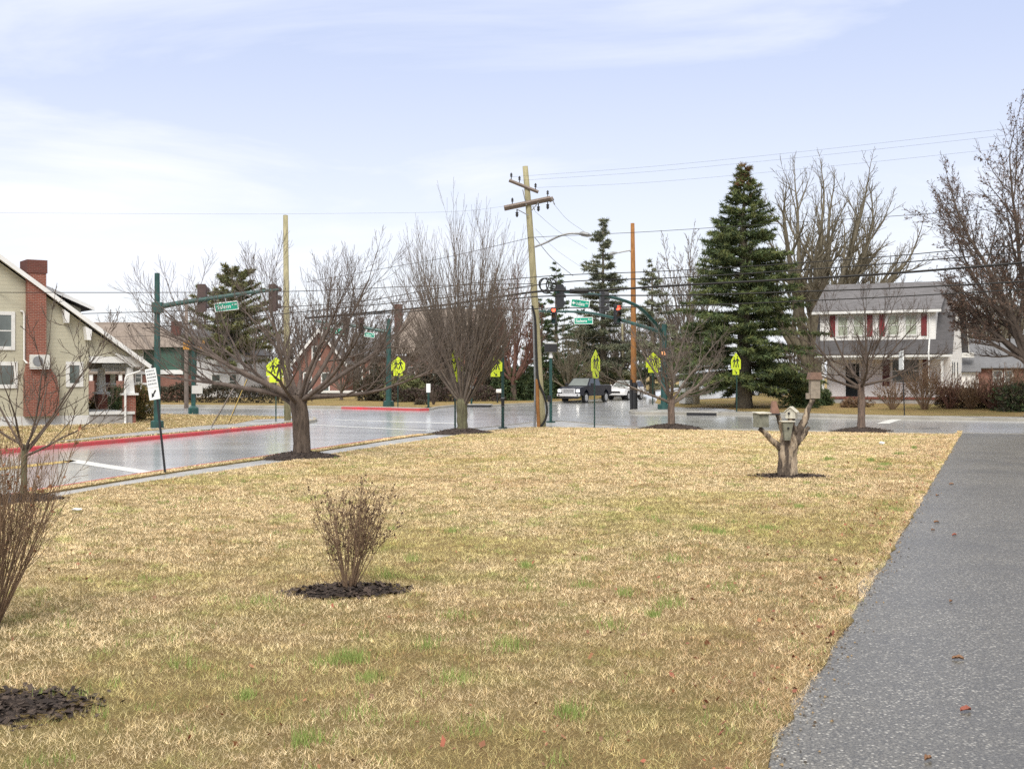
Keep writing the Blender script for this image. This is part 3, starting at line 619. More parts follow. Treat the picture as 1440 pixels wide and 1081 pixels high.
def open_tree(seed, b, H, label, limbs, r=.15, fork_h=1.2, barkm='bark3', twigm='twigbrown', lean=(0, 0), dens=1):
    rr = random.Random(seed); tr, top = trunk_tube(fork_h, r, r*.85, lean, rr, flare=1.5); cr = MB()
    k = lambda a, c: (max(2, int(a*dens)), max(3, int(c*dens)))
    S = dict(seg=[6, 5, 4, 3], wander=[.13, .17, .17, .15], up=[.05, .07, .10, .1], tip=[.28, .35, .4, .5], rmin=.0052, kids=[k(5, 7), k(4, 7), k(3, 5)], start=[.25, .2, .2], ang=[(25, 55), (25, 55), (20, 45)], ratio=[(.42, .62), (.42, .6), (.45, .65)], taper=.35, minz=-.2)
    for az, el, L in limbs:
        a, e = R(az), R(el); d = Vector((math.cos(a)*math.cos(e), math.sin(a)*math.cos(e), math.sin(e)))
        grow(rr, cr, top-Vector((0, 0, rr.uniform(0, .22))), d, L*H/5, r*rr.uniform(.36, .5), 0, S)
    return finish_tree('bare_tree', label, b, tr, cr, barkm, twigm)
b3 = g(944, 602.8); BEDS.append((b3.x, b3.y, 1.3, .9, 0)); mulch('mulch_bed', 'dark mulch mound under the small forked tree by the kerb', b3, 1.25, .9, .2, 3)
open_tree(21, b3, 5, 'small forked bare tree with a reddish rough trunk, in front of the signal pole', [(-175, 28, 2.6), (10, 20, 2.4), (165, 50, 2.8), (20, 48, 2.9), (90, 35, 2.2), (-90, 30, 2.0), (60, 72, 3.0), (-140, 66, 3.0), (0, 34, 2.6)], .16, 1.25, 'bark3', 'twigbrown')
b4 = g(1211, 606.8); BEDS.append((b4.x, b4.y, 1.3, .9, 0)); mulch('mulch_bed', 'dark mulch mound under the bare tree in front of the white house', b4, 1.25, .9, .16, 4)
open_tree(34, b4, 6, 'bare spreading tree with a plain brown trunk, in front of the white house', [(180, 14, 2.3), (0, 10, 2.4), (170, 32, 2.6), (-10, 34, 2.5), (90, 20, 2.1), (-90, 22, 2.1), (150, 60, 2.7), (20, 62, 2.8), (-60, 75, 2.7), (60, 48, 2.3)], .155, 1.9, 'bark3', 'twigdark')
b5 = g(34, 704); BEDS.append((b5.x, b5.y, .75, .55, 0)); mulch('mulch_bed', 'dark mulch patch under the young tree at the left edge', b5, .75, .55, .10, 5)
open_tree(47, b5, 3.3, 'young slender bare tree standing behind the tall brown shrub at the left edge', [(-165, 35, 2.6), (0, 42, 3.0), (170, 62, 3.2), (30, 55, 3.2), (90, 40, 2.3), (-80, 45, 2.2), (-20, 70, 3.2), (-10, 22, 2.6)], .062, 1.0, 'barkgreen', 'twigdark', dens=.62)
# shrubs of the lawn
b6 = g(490, 834); BEDS.append((b6.x, b6.y, .66, .5, .12))
mulch('mulch_bed', 'black mulch oval under the small twiggy shrub in the middle of the lawn', b6, .64, .46, .05, 6, .12)
stems_shrub('twiggy_shrub', 'small bare twiggy shrub with dry seed heads, alone on the lawn', b6, 1.14, .4, 7, 38, 'shrubwood', .0072, ((3, 5), (3, 4)), buds=520, maxang=26, lean=(.02, 0), rmin=.0022)
b7 = g(-14, 886)
stems_shrub('twiggy_shrub', 'tall brown many stemmed shrub cut off by the left edge of the lawn', b7, 1.95, .7, 19, 78, 'shrubwood', .0085, ((3, 5), (2, 3)), buds=110, budpal=((.36, .18, .09), (.26, .12, .06)), maxang=30, up=.09, rmin=.0022)
b8 = g(0, 1000); BEDS.append((b8.x, b8.y, .66, .46, 0)); mulch('mulch_bed', 'dark leaf littered mulch at the lower left edge of the lawn', b8, .68, .5, .03, 9)

# ---------------------------------------------------------------- the stump with its bird houses
def stump_group():
    b = g(1108, 671); s = 1700/b.y; BEDS.append((b.x, b.y, .95, .5, 0)); mulch('mulch_bed', 'dark mulch patch under the branching stump with bird houses', b, .92, .48, .06, 7)
    t = thing('tree_stump', 'weathered stump with cut off limbs that carry bird houses', 'tree stump', b)
    def P(px, py, dy=0): return Vector(((px-1108)/s, dy, (671-py)/s))
    rr = random.Random(2); tr = MB()
    def rugged(m, amp):                                      # split, fissured surface
        c = {}
        for i, v in enumerate(m.v):
            p = Vector(v); n_ = mnoise.noise(Vector((p.x*17, p.y*17, p.z*4.5)))+.6*mnoise.noise(Vector((p.x*40, p.y*40, p.z*9))); m.v[i] = (p.x*(1+amp*n_*1.2)+amp*.05*n_, p.y*(1+amp*n_*1.2)+amp*.06*n_, p.z)
    def densetube(m, ps, rs, n=24):
        q = smooth_line(ps, 5); k = len(q); m.tube(q, [float(np.interp(i/(k-1), np.linspace(0, 1, len(rs)), rs)) for i in range(k)], n)
    tr = MB(); densetube(tr, [P(1108, 676), P(1109, 668), P(1108, 645), P(1109, 628), P(1111, 615), P(1114, 606)], [.25, .205, .185, .19, .205, .14]); densetube(tr, [P(1101, 672, -.06), P(1101, 640, -.08), P(1103, 622, -.05), P(1105, 608, -.03)], [.135, .12, .11, .09], 18)
    rugged(tr, .16)
    o = tr.build('trunk', 'stump', t, smooth=True)
    lb = MB()
    def limb(ps, rs, n=10):
        q = smooth_line([P(*p) for p in ps], 6); k = len(q); r = [np.interp(i/(k-1), np.linspace(0, 1, len(rs)), rs)*rr.uniform(.9, 1.1) for i in range(k)]; lb.tube(q, r, n)
    limb([(1100, 634, -.05), (1093, 626, -.08), (1082, 617, -.12), (1074, 608, -.14), (1066, 602, -.15)], [.085, .075, .06, .055, .05])
    limb([(1104, 618), (1100, 605), (1097, 593), (1092, 580)], [.08, .06, .05, .045])
    limb([(1112, 616), (1112, 600), (1113, 586)], [.10, .085, .075])
    limb([(1117, 618), (1124, 604), (1132, 590), (1137, 574), (1144, 560)], [.11, .085, .075, .06, .05])
    limb([(1118, 622, -.05), (1128, 613, -.05), (1133, 605, -.05), (1137, 600, -.05)], [.09, .065, .05, .035])
    limb([(1114, 612, -.12), (1117, 605, -.14), (1116, 598, -.13)], [.05, .04, .03])
    for i, v in enumerate(lb.v):
        n_ = mnoise.noise_vector(Vector((v[0]*22, v[1]*22, v[2]*9))); lb.v[i] = (v[0]+n_.x*.016, v[1]+n_.y*.016, v[2]+n_.z*.008)
    lb.build('limb', 'stump', t, smooth=True)
    G = 'bird houses on the stump'
    def house(name, label, p, parts, k=1): 
        h = thing(name, label, 'bird house', b+p, 0, G); parts(h); h.scale = (k, k, k); return h
    def left(h):
        m = MB(); m.rbox(-.135, .135, -.11, .11, 0, .30, .008, Matrix.Rotation(.45, 4, 'Z')); m.build('box', 'birdgrey', h)
        r = MB(); r.rbox(-.16, .16, -.15, .14, .303, .328, .005, Matrix.Translation((0, 0, .0)) @ Matrix.Rotation(.45, 4, 'Z') @ Matrix.Rotation(.07, 4, 'X')); r.build('roof', 'birdwhite', h)
        d = MB(); d.tube([(-.06, -.118, .18), (-.06, -.128, .18)], .026, 10); d.build('entrance', 'black', h)
    house('bird_house', 'square grey bird house on the low left limb of the stump', P(1068, 600, -.15), left)
    def bucket(h):
        m = MB(); m.tube([(0, 0, 0), (0, 0, .40)], [.085, .16], 4); m.v = [tuple(Matrix.Rotation(.75, 4, 'Z') @ Vector(p)) for p in m.v]; m.build('box', 'birdgrey', h)
        r = MB(); r.rbox(-.155, .155, -.14, .14, .403, .425, .005); r.build('roof', 'birdwhite', h)
        d = MB(); d.tube([(0, -.105, .27), (0, -.125, .27)], .025, 10); d.build('entrance', 'black', h)
    house('bird_house', 'tapered grey wooden nest box with a flat lid, at the front of the stump', P(1103, 618, -.27), bucket)
    def plank(h):
        m = MB(); m.prism([(-.085, 0), (.105, 0), (.03, .27), (-.05, .27)], -.07, .07); m.build('box', 'birdbrown', h)
        r = MB(); r.rbox(-.10, .115, -.10, .10, -.033, -.003, .005); r.build('base', 'black', h)
    house('bird_house', 'small reddish brown wedge shaped bird house on the thin middle limb', P(1088, 581, -.07), plank)
    def white(h):
        m = MB(); m.prism([(-.13, 0), (.13, 0), (.13, .17), (0, .27), (-.13, .17)], -.11, .11); m.v = [tuple(Matrix.Rotation(-.5, 4, 'Z') @ Vector(p)) for p in m.v]; m.build('box', 'birdwhite', h)
        r = MB(); r.prism([(-.17, .145), (0, .285), (.17, .145), (.17, .17), (0, .315), (-.17, .17)], -.14, .14); r.v = [tuple(Matrix.Rotation(-.5, 4, 'Z') @ Vector(p)) for p in r.v]; r.build('roof', 'birdwhite', h)
        d = MB(); d.tube([(-.085, -.075, .13), (-.092, -.098, .13)], .034, 10); d.tube([(-.085, -.075, .06), (-.12, -.16, .06)], .008, 6); d.build('entrance', 'black', h)
    house('bird_house', 'white bird house with a gabled roof, on the middle of the stump', P(1113, 588), white, .84)
    def tall(h):
        m = MB(); m.rbox(-.105, .105, -.10, .10, -.02, .42, .006); m.build('box', 'birdtan', h)
        r = MB(); r.prism([(-.15, .40), (.15, .40), (.11, .56), (-.11, .56)], -.14, .14); r.build('roof', 'birdroof', h)
        k = MB(); k.rbox(-.19, -.107, -.04, .04, -.03, .10, .005); k.build('perch_block', 'birdtan', h)
    house('bird_house', 'tall tan bird house with a brown roof, topmost on the right limb of the stump', P(1146, 559, .04), tall)
stump_group()

# ---------------------------------------------------------------- signs
def text(s, size, mat, parent, loc, rx=90, rz=0, name='lettering', ext=.003, align='CENTER', bold=0):
    c = bpy.data.curves.new(name, 'FONT'); c.body = s; c.size = size; c.extrude = ext; c.align_x = align; c.align_y = 'CENTER'; c.offset = bold; 
    tmp = bpy.data.objects.new('lettering_curve', c); COL.objects.link(tmp); dg = bpy.context.evaluated_depsgraph_get(); me = bpy.data.meshes.new_from_object(tmp.evaluated_get(dg)); bpy.data.objects.remove(tmp)
    me.materials.clear(); me.materials.append(MATS[mat]); o = bpy.data.objects.new(name, me); COL.objects.link(o); o.parent = parent; o.location = loc; o.rotation_euler = (R(rx), 0, R(rz)); return o
def figure(m, x, z, h, y, flip=1):                           # a walking figure cut from sheet
    k = h; q = lambda pts: m.prism([(x+flip*a*k, z+b*k) for a, b in pts], y-.003, y)
    m.tube([(x, y-.003, z+.92*k), (x, y, z+.92*k)], .085*k, 10)
    q([(-.10, .80), (.10, .80), (.09, .42), (-.09, .42)]); q([(-.09, .45), (.0, .45), (-.10, .02), (-.22, .02)]); q([(0, .45), (.09, .45), (.24, .02), (.12, .02)]); q([(-.10, .8), (-.08, .66), (-.26, .44), (-.30, .52)]); q([(.10, .8), (.08, .66), (.24, .50), (.28, .57)])
def school_sign(base, face, label, h=2.15, sc=1.0, post='darkgreen', with_post=True, plaque=True, loc_off=(0, 0), back='signback', pr=.03):
    t = thing('crossing_sign', label, 'road sign', base, face, 'lime green school crossing signs')
    if with_post:
        m = MB(); m.box(-pr, pr, -.02, .02, -.2, h+1.2*sc); m.build('post', post, t)
    ox, oy = loc_off; y0 = -.03-.02+oy; pz = h+.31*sc if plaque else h
    w = .46*sc
    m = MB(); m.prism([(ox-w, pz), (ox+w, pz), (ox+w, pz+.5*sc), (ox, pz+.92*sc), (ox-w, pz+.5*sc)], y0-.012, y0); p = m.build('panel', 'lime', t)
    s = MB(); figure(s, ox-.14*sc, pz+.10*sc, .56*sc, y0-.0125, 1); figure(s, ox+.16*sc, pz+.08*sc, .64*sc, y0-.0125, 1); s.build('symbol', 'black', p)
    if plaque:
        m = MB(); m.prism([(ox-.31*sc, h), (ox+.31*sc, h), (ox+.31*sc, h+.30*sc), (ox-.31*sc, h+.30*sc)], y0-.012, y0); q = m.build('plaque', 'lime', t)
        s = MB(); A = lambda a, b: (ox+a*sc, h+.15*sc+b*sc)
        s.prism([A(-.12, .10), A(-.09, .12), A(.07, -.02), A(.03, -.06)], y0-.0165, y0-.0125); s.prism([A(.12, -.11), A(.12, .05), A(-.03, -.10)], y0-.0165, y0-.0125); s.build('arrow', 'black', q)
    return t
school_sign(g(836, 600.3), R(62), 'lime crossing sign turned nearly edge on, right of the leaning pole', 2.12)
school_sign(g(1036, 579), R(-66), 'narrow looking lime crossing sign in front of the big spruce', 2.05)
school_sign(g(918, 569), R(12), 'lime crossing sign tilted beside the green signal pole, behind the small forked tree', 2.05, 1.05)
school_sign(g(559.5, 572), R(22), 'lime crossing sign across the road, left of the vase shaped tree', 2.0)
school_sign(g(388, 592.5), R(10), 'lime crossing sign seen through the branches of the spreading tree', 1.9)
school_sign(g(640, 608.5), R(-40), 'lime crossing sign half hidden behind the branches of the vase shaped tree', 2.0)
def leaning_sign():
    b = g(232, 665.5); t = thing('parking_sign', 'white parking sign with a black arrow on a leaning dark post by the left street', 'road sign', b)
    s = 1700/b.y; P = lambda px, py: Vector(((px-232)/s, 0, (665.5-py)/s)); m = MB(); top = P(214, 514); d = (top-P(232, 668)); 
    m.tube([P(233, 672), P(227.5, 620), P(223, 580), P(219, 540), top], .027, 6); m.build('post', 'black', t)
    ang = math.atan2(-(217-228), 44); Mx = Matrix.Translation(P(215.5, 540)+Vector((0, -.05, 0))) @ Matrix.Rotation(-.155, 4, 'Y') @ Matrix.Rotation(R(-28), 4, 'Z')
    for nm, z0, z1 in (('upper_panel', -.08, .36), ('lower_panel', -.36, -.085)):
        q = MB(); q.rbox(-.165, .165, -.006, .006, z0, z1, .004, Mx); pn = q.build(nm, 'signwhite', t)
        k = MB()
        if nm == 'upper_panel':
            rr = random.Random(4)
            for row in range(5):
                x = -.13
                z = z1-.07-row*.075
                while x < .12:
                    w = rr.uniform(.02, .05); k.box(x, x+w, -.0095, -.0066, z, z+.034, Mx); x += w+.016
            k.build('small_print', 'galv', pn)
        else:
            k.prism([(.05, -.14), (.09, -.155), (-.01, -.26), (-.04, -.23)], -.0095, -.0066, m=Mx); k.prism([(-.085, -.31), (.005, -.275), (-.06, -.19)], -.0095, -.0066, m=Mx); k.build('arrow', 'black', pn)
leaning_sign()

# ---------------------------------------------------------------- traffic signals
def signal(label, loc, rz, lit=None, body='housing', sc=1.0, plate=True, tilt=0, group='three lamp traffic signals'):
    t = thing('traffic_signal', label, 'traffic light', loc, rz, group); t.rotation_euler = (0, tilt, rz)
    m = MB()
    if plate: m.box(-.2*sc, .2*sc, .06, .075, -.05*sc, 1.14*sc)
    m.rbox(-.165*sc, .165*sc, -.11*sc, .058, 0, 1.09*sc, .02); m.build('housing', body, t)
    for i, (nm, mt) in enumerate((('green_lens', 'dullgreen'), ('amber_lens', 'dullamber'), ('red_lens', 'redlamp' if lit == 'red' else 'dullred'))):
        z = (.18+i*.365)*sc; q = MB(); q.tube([(0, -.112*sc, z), (0, -.128*sc, z)], [.135*sc, .11*sc], 18); q.build(nm, mt, t)
        v = MB(); n = 12
        for k in range(n):                                   # cut-away visor
            a0 = math.pi*(-.18+1.36*k/n); a1 = math.pi*(-.18+1.36*(k+1)/n); f = lambda a, r, y: (math.cos(a)*r, y, z+math.sin(a)*r)
            r = .148*sc; v.quad(f(a0, r, -.108*sc), f(a1, r, -.108*sc), f(a1, r, -.36*sc), f(a0, r, -.36*sc)); r2 = r-.008; v.quad(f(a1, r2, -.108*sc), f(a0, r2, -.108*sc), f(a0, r2, -.36*sc), f(a1, r2, -.36*sc)); v.quad(f(a0, r, -.36*sc), f(a1, r, -.36*sc), f(a1, r2, -.36*sc), f(a0, r2, -.36*sc))
        v.build('visor', body, t)
    k = MB(); k.tube([(0, .06, .55*sc), (0, .2, .55*sc)], .025, 6); k.build('bracket', 'galv', t); return t
def street_sign(s1, s2, label, loc, rz, w=1.55, h=.42, tilt=0, arrow=False):
    t = thing('street_name_sign', label, 'street sign', loc, rz, 'green street name signs'); t.rotation_euler = (0, tilt, rz)
    m = MB(); m.rbox(-w/2, w/2, -.012, .012, -h/2, h/2, .011); p = m.build('border', 'signwhite', t)
    m = MB(); e = .035; m.box(-w/2+e, w/2-e, -.017, -.0125, -h/2+e, h/2-e); q = m.build('panel', 'signgreen', t)
    x0 = -w/2+.09
    if arrow:
        a = MB(); a.prism([(x0-.03, 0), (x0+.06, .10), (x0+.06, .035), (x0+.14, .035), (x0+.14, -.035), (x0+.06, -.035), (x0+.06, -.10)], -.022, -.0175); a.build('arrow', 'signwhite', q); x0 += .19
    avail = w/2-.07-x0; a_ = text(s1, h*.66, 'signwhite', q, (x0, -.018, -.01), align='LEFT', bold=.002); k_ = avail*.68/a_.dimensions.x; a_.scale = (k_, 1, 1)
    b_ = text(s2, h*.36, 'signwhite', q, (w/2-.06, -.018, h*.14), align='RIGHT', bold=.001); b_.scale = (avail*.25/b_.dimensions.x, 1, 1)
    k = MB(); k.box(-.03, .03, -.01, .01, h/2+.002, h/2+.16); k.build('hanger', 'galv', t); return t
def mast_pole(m, H, r, n=14): m.tube([(0, 0, -.1), (0, 0, H)], [r, r*.72], n); m.tube([(0, 0, -.1), (0, 0, .32), (0, 0, .36)], [r*1.9, r*1.8, r*1.02], n)

def left_mast():
    b = g(221, 602.5); s = 1700/b.y; t = thing('signal_mast', 'green signal pole with one straight rising arm, beside the red kerb', 'signal pole', b)
    m = MB(); mast_pole(m, (602.5-384)/s, .15); m.build('pole', 'greensteel', t)
    P = lambda px, py, dy=0: Vector(((px-221)/s, dy, (602.5-py)/s))
    a = MB(); a.tube([P(221, 432), P(250, 426.5), P(300, 419), P(350, 411.5), P(392, 407)], [.115, .105, .09, .075, .06], 12); a.build('arm', 'greensteel', t)
    c = MB(); c.rbox(-.19, .24, -.19, .19, (602.5-440)/s, (602.5-425)/s, .02); c.build('collar', 'greensteel', t)
    p = MB(); p.box(-.33, .33, -.33, .33, -.2, .04); p.build('footing', 'sidewalk', t)
    signal('brown backed traffic signal near the middle of the left signal arm', b+P(283.5, 437, .12), R(165), body='brownhousing'); signal('brown backed traffic signal at the tip of the left signal arm', b+P(384, 437, .10), R(150), body='brownhousing')
    street_sign('Salem', 'Ave', 'green street sign hanging under the left signal arm', b+P(319, 431, -.08), R(20), 1.0, .38, R(-8))
left_mast()
def corner_mast():
    b = g(934, 576.5); s = 1700/b.y; t = thing('signal_mast', 'dark green signal pole with two curved arms, behind the small forked tree', 'signal pole', b)
    Hh = (576.5-456)/s; m = MB(); mast_pole(m, Hh, .21); m.build('pole', 'greensteel', t)
    def D(px, py, d): return at(px, py, d)-b
    dp = b.y
    up = smooth_line([D(934, 478, dp), D(927, 462, dp-1), D(914, 447, dp-2.6), D(897, 431, dp-4.2), D(872, 421, dp-5.8), D(845, 415.5, dp-7.4), D(812, 412, dp-9.2), D(782, 410.5, dp-10.8)], 3)
    a = MB(); a.tube(up, list(np.linspace(.13, .05, len(up))), 12); a.build('upper_arm', 'greensteel', t)
    lo = smooth_line([D(934, 470, dp), D(915, 462.5, dp-.2), D(880, 452, dp-.5), D(850, 444, dp-.9), D(820, 439, dp-1.2), D(758, 437.5, dp-1.9)], 3)
    a = MB(); a.tube(lo, list(np.linspace(.13, .05, len(lo))), 12); a.build('lower_arm', 'greensteel', t)
    f = MB(); f.box(-.42, .42, -.42, .42, -.2, .05); f.build('footing', 'sidewalk', t)
    signal('lit red traffic signal next to the leaning pole', at(779, 455.5, dp-2.1), R(-8), 'red', sc=.86, plate=False); signal('lit red traffic signal nearest the green signal pole', at(868, 455, dp-.9), R(14), 'red', sc=.98)
    signal('dark traffic signal seen from the back, above the lit signal beside the leaning pole', at(788, 431, dp-10.6), R(150), sc=.95); signal('dark traffic signal seen side on, between the Indiana sign and the red light', at(846, 439.5, dp-7.3), R(100), sc=1.02)
    street_sign('Indiana', 'Ave', 'green street sign with a left arrow, reading Indiana Ave', at(816, 427, dp-8.9), R(-14), .96, .41, R(8), True); street_sign('Salem', 'Ave', 'green street sign reading Salem Ave, hanging under the lower arm', at(820.5, 451, dp-1.25), R(-4), 1.08, .40, R(-1))
    k = thing('pedestrian_signal', 'small pedestrian signal with an orange hand on the green corner signal pole', 'pedestrian light', at(933, 500, dp-.45))
    q = MB(); q.rbox(-.24, .24, -.12, .12, -.08, .36, .02); q.build('housing', 'brownhousing', k); q = MB(); q.box(-.15, .08, -.13, -.122, .03, .25); q.build('lit_hand', 'orangelamp', k); q = MB(); q.prism([(-.3, .36), (.3, .36), (.27, .42), (-.27, .42)], -.3, .12); q.build('visor', 'brownhousing', k)
    c = thing('camera', 'small white detector camera standing on the lower signal arm', 'traffic camera', at(768.5, 437, dp-1.9)); q = MB(); q.tube([(0, 0, 0), (0, 0, .12)], .03, 8); q.build('stem', 'white', c); q = MB(); q.tube([(0, 0, .12), (0, 0, .22), (0, 0, .32)], [.09, .08, .02], 10); q.build('head', 'white', c)
corner_mast()
def far_mast():
    b = g(546.5, 571); s = 1700/b.y; t = thing('signal_mast', 'green signal pole across the road seen through bare branches, arm reaching left', 'signal pole', b)
    m = MB(); mast_pole(m, (571-448)/s, .2); m.build('pole', 'greensteel', t); P = lambda px, py, dy=0: Vector(((px-546.5)/s, dy, (571-py)/s))
    a = MB(); a.tube([P(546, 467), P(510, 460), P(470, 455), P(440, 451)], [.12, .1, .08, .06], 10); a.build('arm', 'greensteel', t)
    for px_, l in ((487, 'dark far traffic signal nearest the arm tip across the road'), (508, 'dark far traffic signal nearer the pole across the road')): signal(l, b+P(px_, 468, -.15), R(8), body='brownhousing', sc=.9)
    street_sign('Indiana', 'Ave', 'wide green street sign on the far signal arm behind the branches', b+P(470, 465, -.12), R(5), 1.5, .4, R(6)); street_sign('Salem', 'Ave', 'pale green street sign nearest the pole on the far signal arm', b+P(520, 471, -.12), R(5), .7, .32, R(8))
far_mast()
def ped_poles():
    b = g(707, 601.5); s = 1700/b.y; t = thing('pedestrian_pole', 'green push button pole with a lime crossing sign, between the vase tree and leaning pole', 'signal pole', b)
    m = MB(); m.tube([(0, 0, 0), (0, 0, (601.5-488)/s)], .065, 12); m.tube([(0, 0, -.05), (0, 0, .04)], .19, 8); m.build('pole', 'darkgreen', t)
    m = MB(); m.rbox(-.07, .07, -.12, -.055, .95, 1.25, .01); m.build('push_button', 'black', t); m = MB(); m.tube([(0, 0, (601.5-488)/s+.003), (0, 0, (601.5-487)/s+.04)], [.09, .05], 10); m.build('cap', 'white', t)
    m = MB(); m.tube([(0, 0, 1.27), (0, 0, 1.31)], .08, 12); m.tube([(0, 0, .92), (0, 0, .95)], .08, 12); m.build('band', 'galv', t)
    school_sign(b+Vector((-.29, .06, 0)), R(-30), 'lime crossing sign fixed to the green push button pole', 2.2, .74, with_post=False)
    b = g(774.5, 593.5); s = 1700/b.y; t = thing('pedestrian_pole', 'green pole with a dark signal box on top, just right of the leaning pole', 'signal pole', b)
    m = MB(); m.tube([(0, 0, 0), (0, 0, 3.05)], .07, 12); m.tube([(0, 0, -.05), (0, 0, .05)], .22, 8); m.build('pole', 'greensteel', t)
    m = MB(); m.tube([(0, 0, 3.0), (0, 0, 3.28)], [.1, .06], 10); m.build('cap', 'white', t)
    m = MB(); m.rbox(-.29, .29, -.2, .14, 3.28, 3.66, .03); m.build('signal_box', 'housing', t); m = MB(); m.box(-.27, .27, -.22, .16, 3.664, 3.70); m.build('lid', 'signwhite', t)
    m = MB(); m.rbox(-.16, .02, -.13, -.06, .95, 1.25, .01); m.build('push_button', 'black', t)
    for px_, py, l in ((602.5, 573, 'short dark post with a white panel, across the road left of the vase tree'), (663, 569.5, 'short dark post with a white panel, across the road right of the vase tree')):
        b = g(px_, py); t = thing('button_post', l, 'post', b, 0, 'push button posts across the road'); m = MB(); m.tube([(0, 0, -.1), (0, 0, 1.25)], .07, 10); m.tube([(0, 0, -.05), (0, 0, .04)], .2, 8); m.build('post', 'darkgreen', t)
        m = MB(); m.rbox(-.13, .13, -.10, -.07, .95, 1.5, .01); m.build('panel', 'signwhite', t)
    b = g(699.5, 566); t = thing('mailbox', 'white mailbox on a dark post across the road', 'mailbox', b); m = MB(); m.box(-.06, .06, -.06, .06, -.1, .72); m.build('post', 'black', t); m = MB(); m.rbox(-.1, .32, -.14, .14, .72, 1.0, .05); m.build('box', 'white', t)
    b = g(272, 581); s = 1700/b.y; t = thing('pedestrian_pole', 'blue green pole with two amber signal boxes, behind the left street corner', 'signal pole', b); m = MB(); m.tube([(0, 0, 0), (0, 0, 4.3)], [.13, .10], 12); m.tube([(0, 0, -.1), (0, 0, .3), (0, 0, .42)], [.30, .28, .13], 10); m.build('pole', 'greensteel', t)
    for x in (-.34, .40): m = MB(); m.rbox(x-.2, x+.2, -.16, .16, 3.55, 4.05, .02); m.build('signal_box', 'amber', t)
    m = MB(); m.box(-.05, .55, -.17, -.15, 1.1, 1.55); m.build('plate', 'cabinet', t)
    b = g(1272, 584); s = 1700/b.y; t = thing('sign_post', 'thin leaning post with a narrow white sign, in front of the white house', 'road sign', b); m = MB(); m.tube([(0, 0, -.1), ((1268.5-1272)/s, 0, (584-490)/s)], .03, 6); m.build('post', 'black', t); m = MB(); m.box((1267.5-1272)/s-.03, (1267.5-1272)/s+.03, -.3, .3, (584-520)/s, (584-493)/s); m.build('panel', 'signwhite', t)
ped_poles()
# ---------------------------------------------------------------- utility poles and wires
def insulator(t, p, down=False, sc=1):
    m = MB(); k = -1 if down else 1
    m.tube([p, p+Vector((0, 0, k*.10*sc)), p+Vector((0, 0, k*.12*sc)), p+Vector((0, 0, k*.18*sc)), p+Vector((0, 0, k*.20*sc)), p+Vector((0, 0, k*.28*sc))], [.02*sc, .02*sc, .06*sc, .035*sc, .06*sc, .02*sc], 8); m.build('insulator', 'housing', t)
def leaning_pole():
    b = g(762, 600.5); s = 1700/b.y; t = thing('utility_pole', 'tall pale leaning wooden utility pole with two crossarms and a street light arm', 'utility pole', b)
    P = lambda px, py, dy=0: Vector(((px-762)/s, dy, (600.5-py)/s))
    line = [P(762.5, 606), P(761, 580), P(757.5, 520), P(753, 440), P(747.5, 350), P(742.5, 280), P(738.5, 234)]
    m = MB(); m.tube(line, [.185, .18, .165, .155, .145, .13, .12], 14); m.build('pole', 'polewood', t, smooth=True)
    m = MB(); a, c = P(716, 254.5, -.15), P(757, 271, -.15); m.tube([a, c], .075, 4); m.build('crossarm', 'armwood', t)
    m = MB(); d = Vector((0, .30, 0))
    for o in (-.20, .16): m.tube([P(709, 293, o), P(774, 279.5, o)], .095, 4)
    m.tube([P(772, 282, 0), P(778, 279, 0)], .1, 8); m.build('crossarm', 'armwood', t)
    for x, y in ((719, 253), (730.5, 257.5), (753, 267.5), (720.5, 288), (770, 277.5)): insulator(t, P(x, y, -.15))
    for x, y in ((727, 295), (757, 287), (770, 284)): insulator(t, P(x, y, -.2), True, 1.25)
    m = MB()
    for q in (((728, 296), (743, 304)), ((757, 286), (746, 299)), ((735, 268), (740, 290)), ((776, 281), (780, 289)), ((749, 291), (752, 297))): m.tube([P(*q[0], -.24), P(*q[1], -.24)], .022, 5)
    m.build('brace', 'galv', t)
    m = MB(); m.tube(smooth_line([P(752, 347.5, -.1), P(768, 341.5, -.15), P(785, 333.5, -.25), P(800, 329.5, -.3), P(816, 329.5, -.3)], 4), .045, 8); a = m.build('light_arm', 'galv', t)
    m = MB(); m.tube([P(814, 329.6, -.3), P(818, 329.8, -.3), P(826, 331.5, -.3), P(832, 333, -.3)], [.05, .11, .10, .03], 8); m.build('lamp_head', 'galv', a)
    m = MB(); m.tube([P(751.5, 606, -.14), P(752.8, 540, -.14), P(751, 480, -.15), P(750, 437, -.17)], .05, 8); m.build('conduit', 'galv', t)
    m = MB(); m.tube([P(757.5, 606, -.2), P(756, 570, -.2), P(755.2, 533, -.2)], .075, 8); m.build('cable_guard', 'brownpole', t)
    m = MB(); m.tube(smooth_line([P(748, 430, -.18), P(752.5, 450, -.2), P(754, 490, -.22), P(756.5, 533, -.24), P(765, 556, -.26), P(769, 575, -.26), P(766.5, 590, -.25), P(759, 601, -.22)], 4), .048, 8); m.build('cable', 'cable', t)
    c = thing('cable_coil', 'black coil of spare cable hanging on the wires right of the leaning pole', 'cable coil', b+P(768, 402, -.1)); q = MB()
    for x, z, r in ((0, 0, .33), (.22, .03, .27), (-.1, .06, .26)):
        q.tube([Vector((x+math.cos(2*math.pi*i/20)*r*.8, .03*x, z+math.sin(2*math.pi*i/20)*r)) for i in range(21)], .03, 6, cap=False)
    q.build('loops', 'cable', c)
    c = thing('splice_case', 'fat black splice case on the overhead wires above the Indiana Ave sign', 'cable box', at(814, 410, b.y-1.2), .35); q = MB(); q.tube([(-.43, 0, 0), (-.40, 0, 0), (.40, 0, .02), (.43, 0, .02)], [.05, .105, .105, .05], 12); q.build('case', 'housing', c)
leaning_pole()
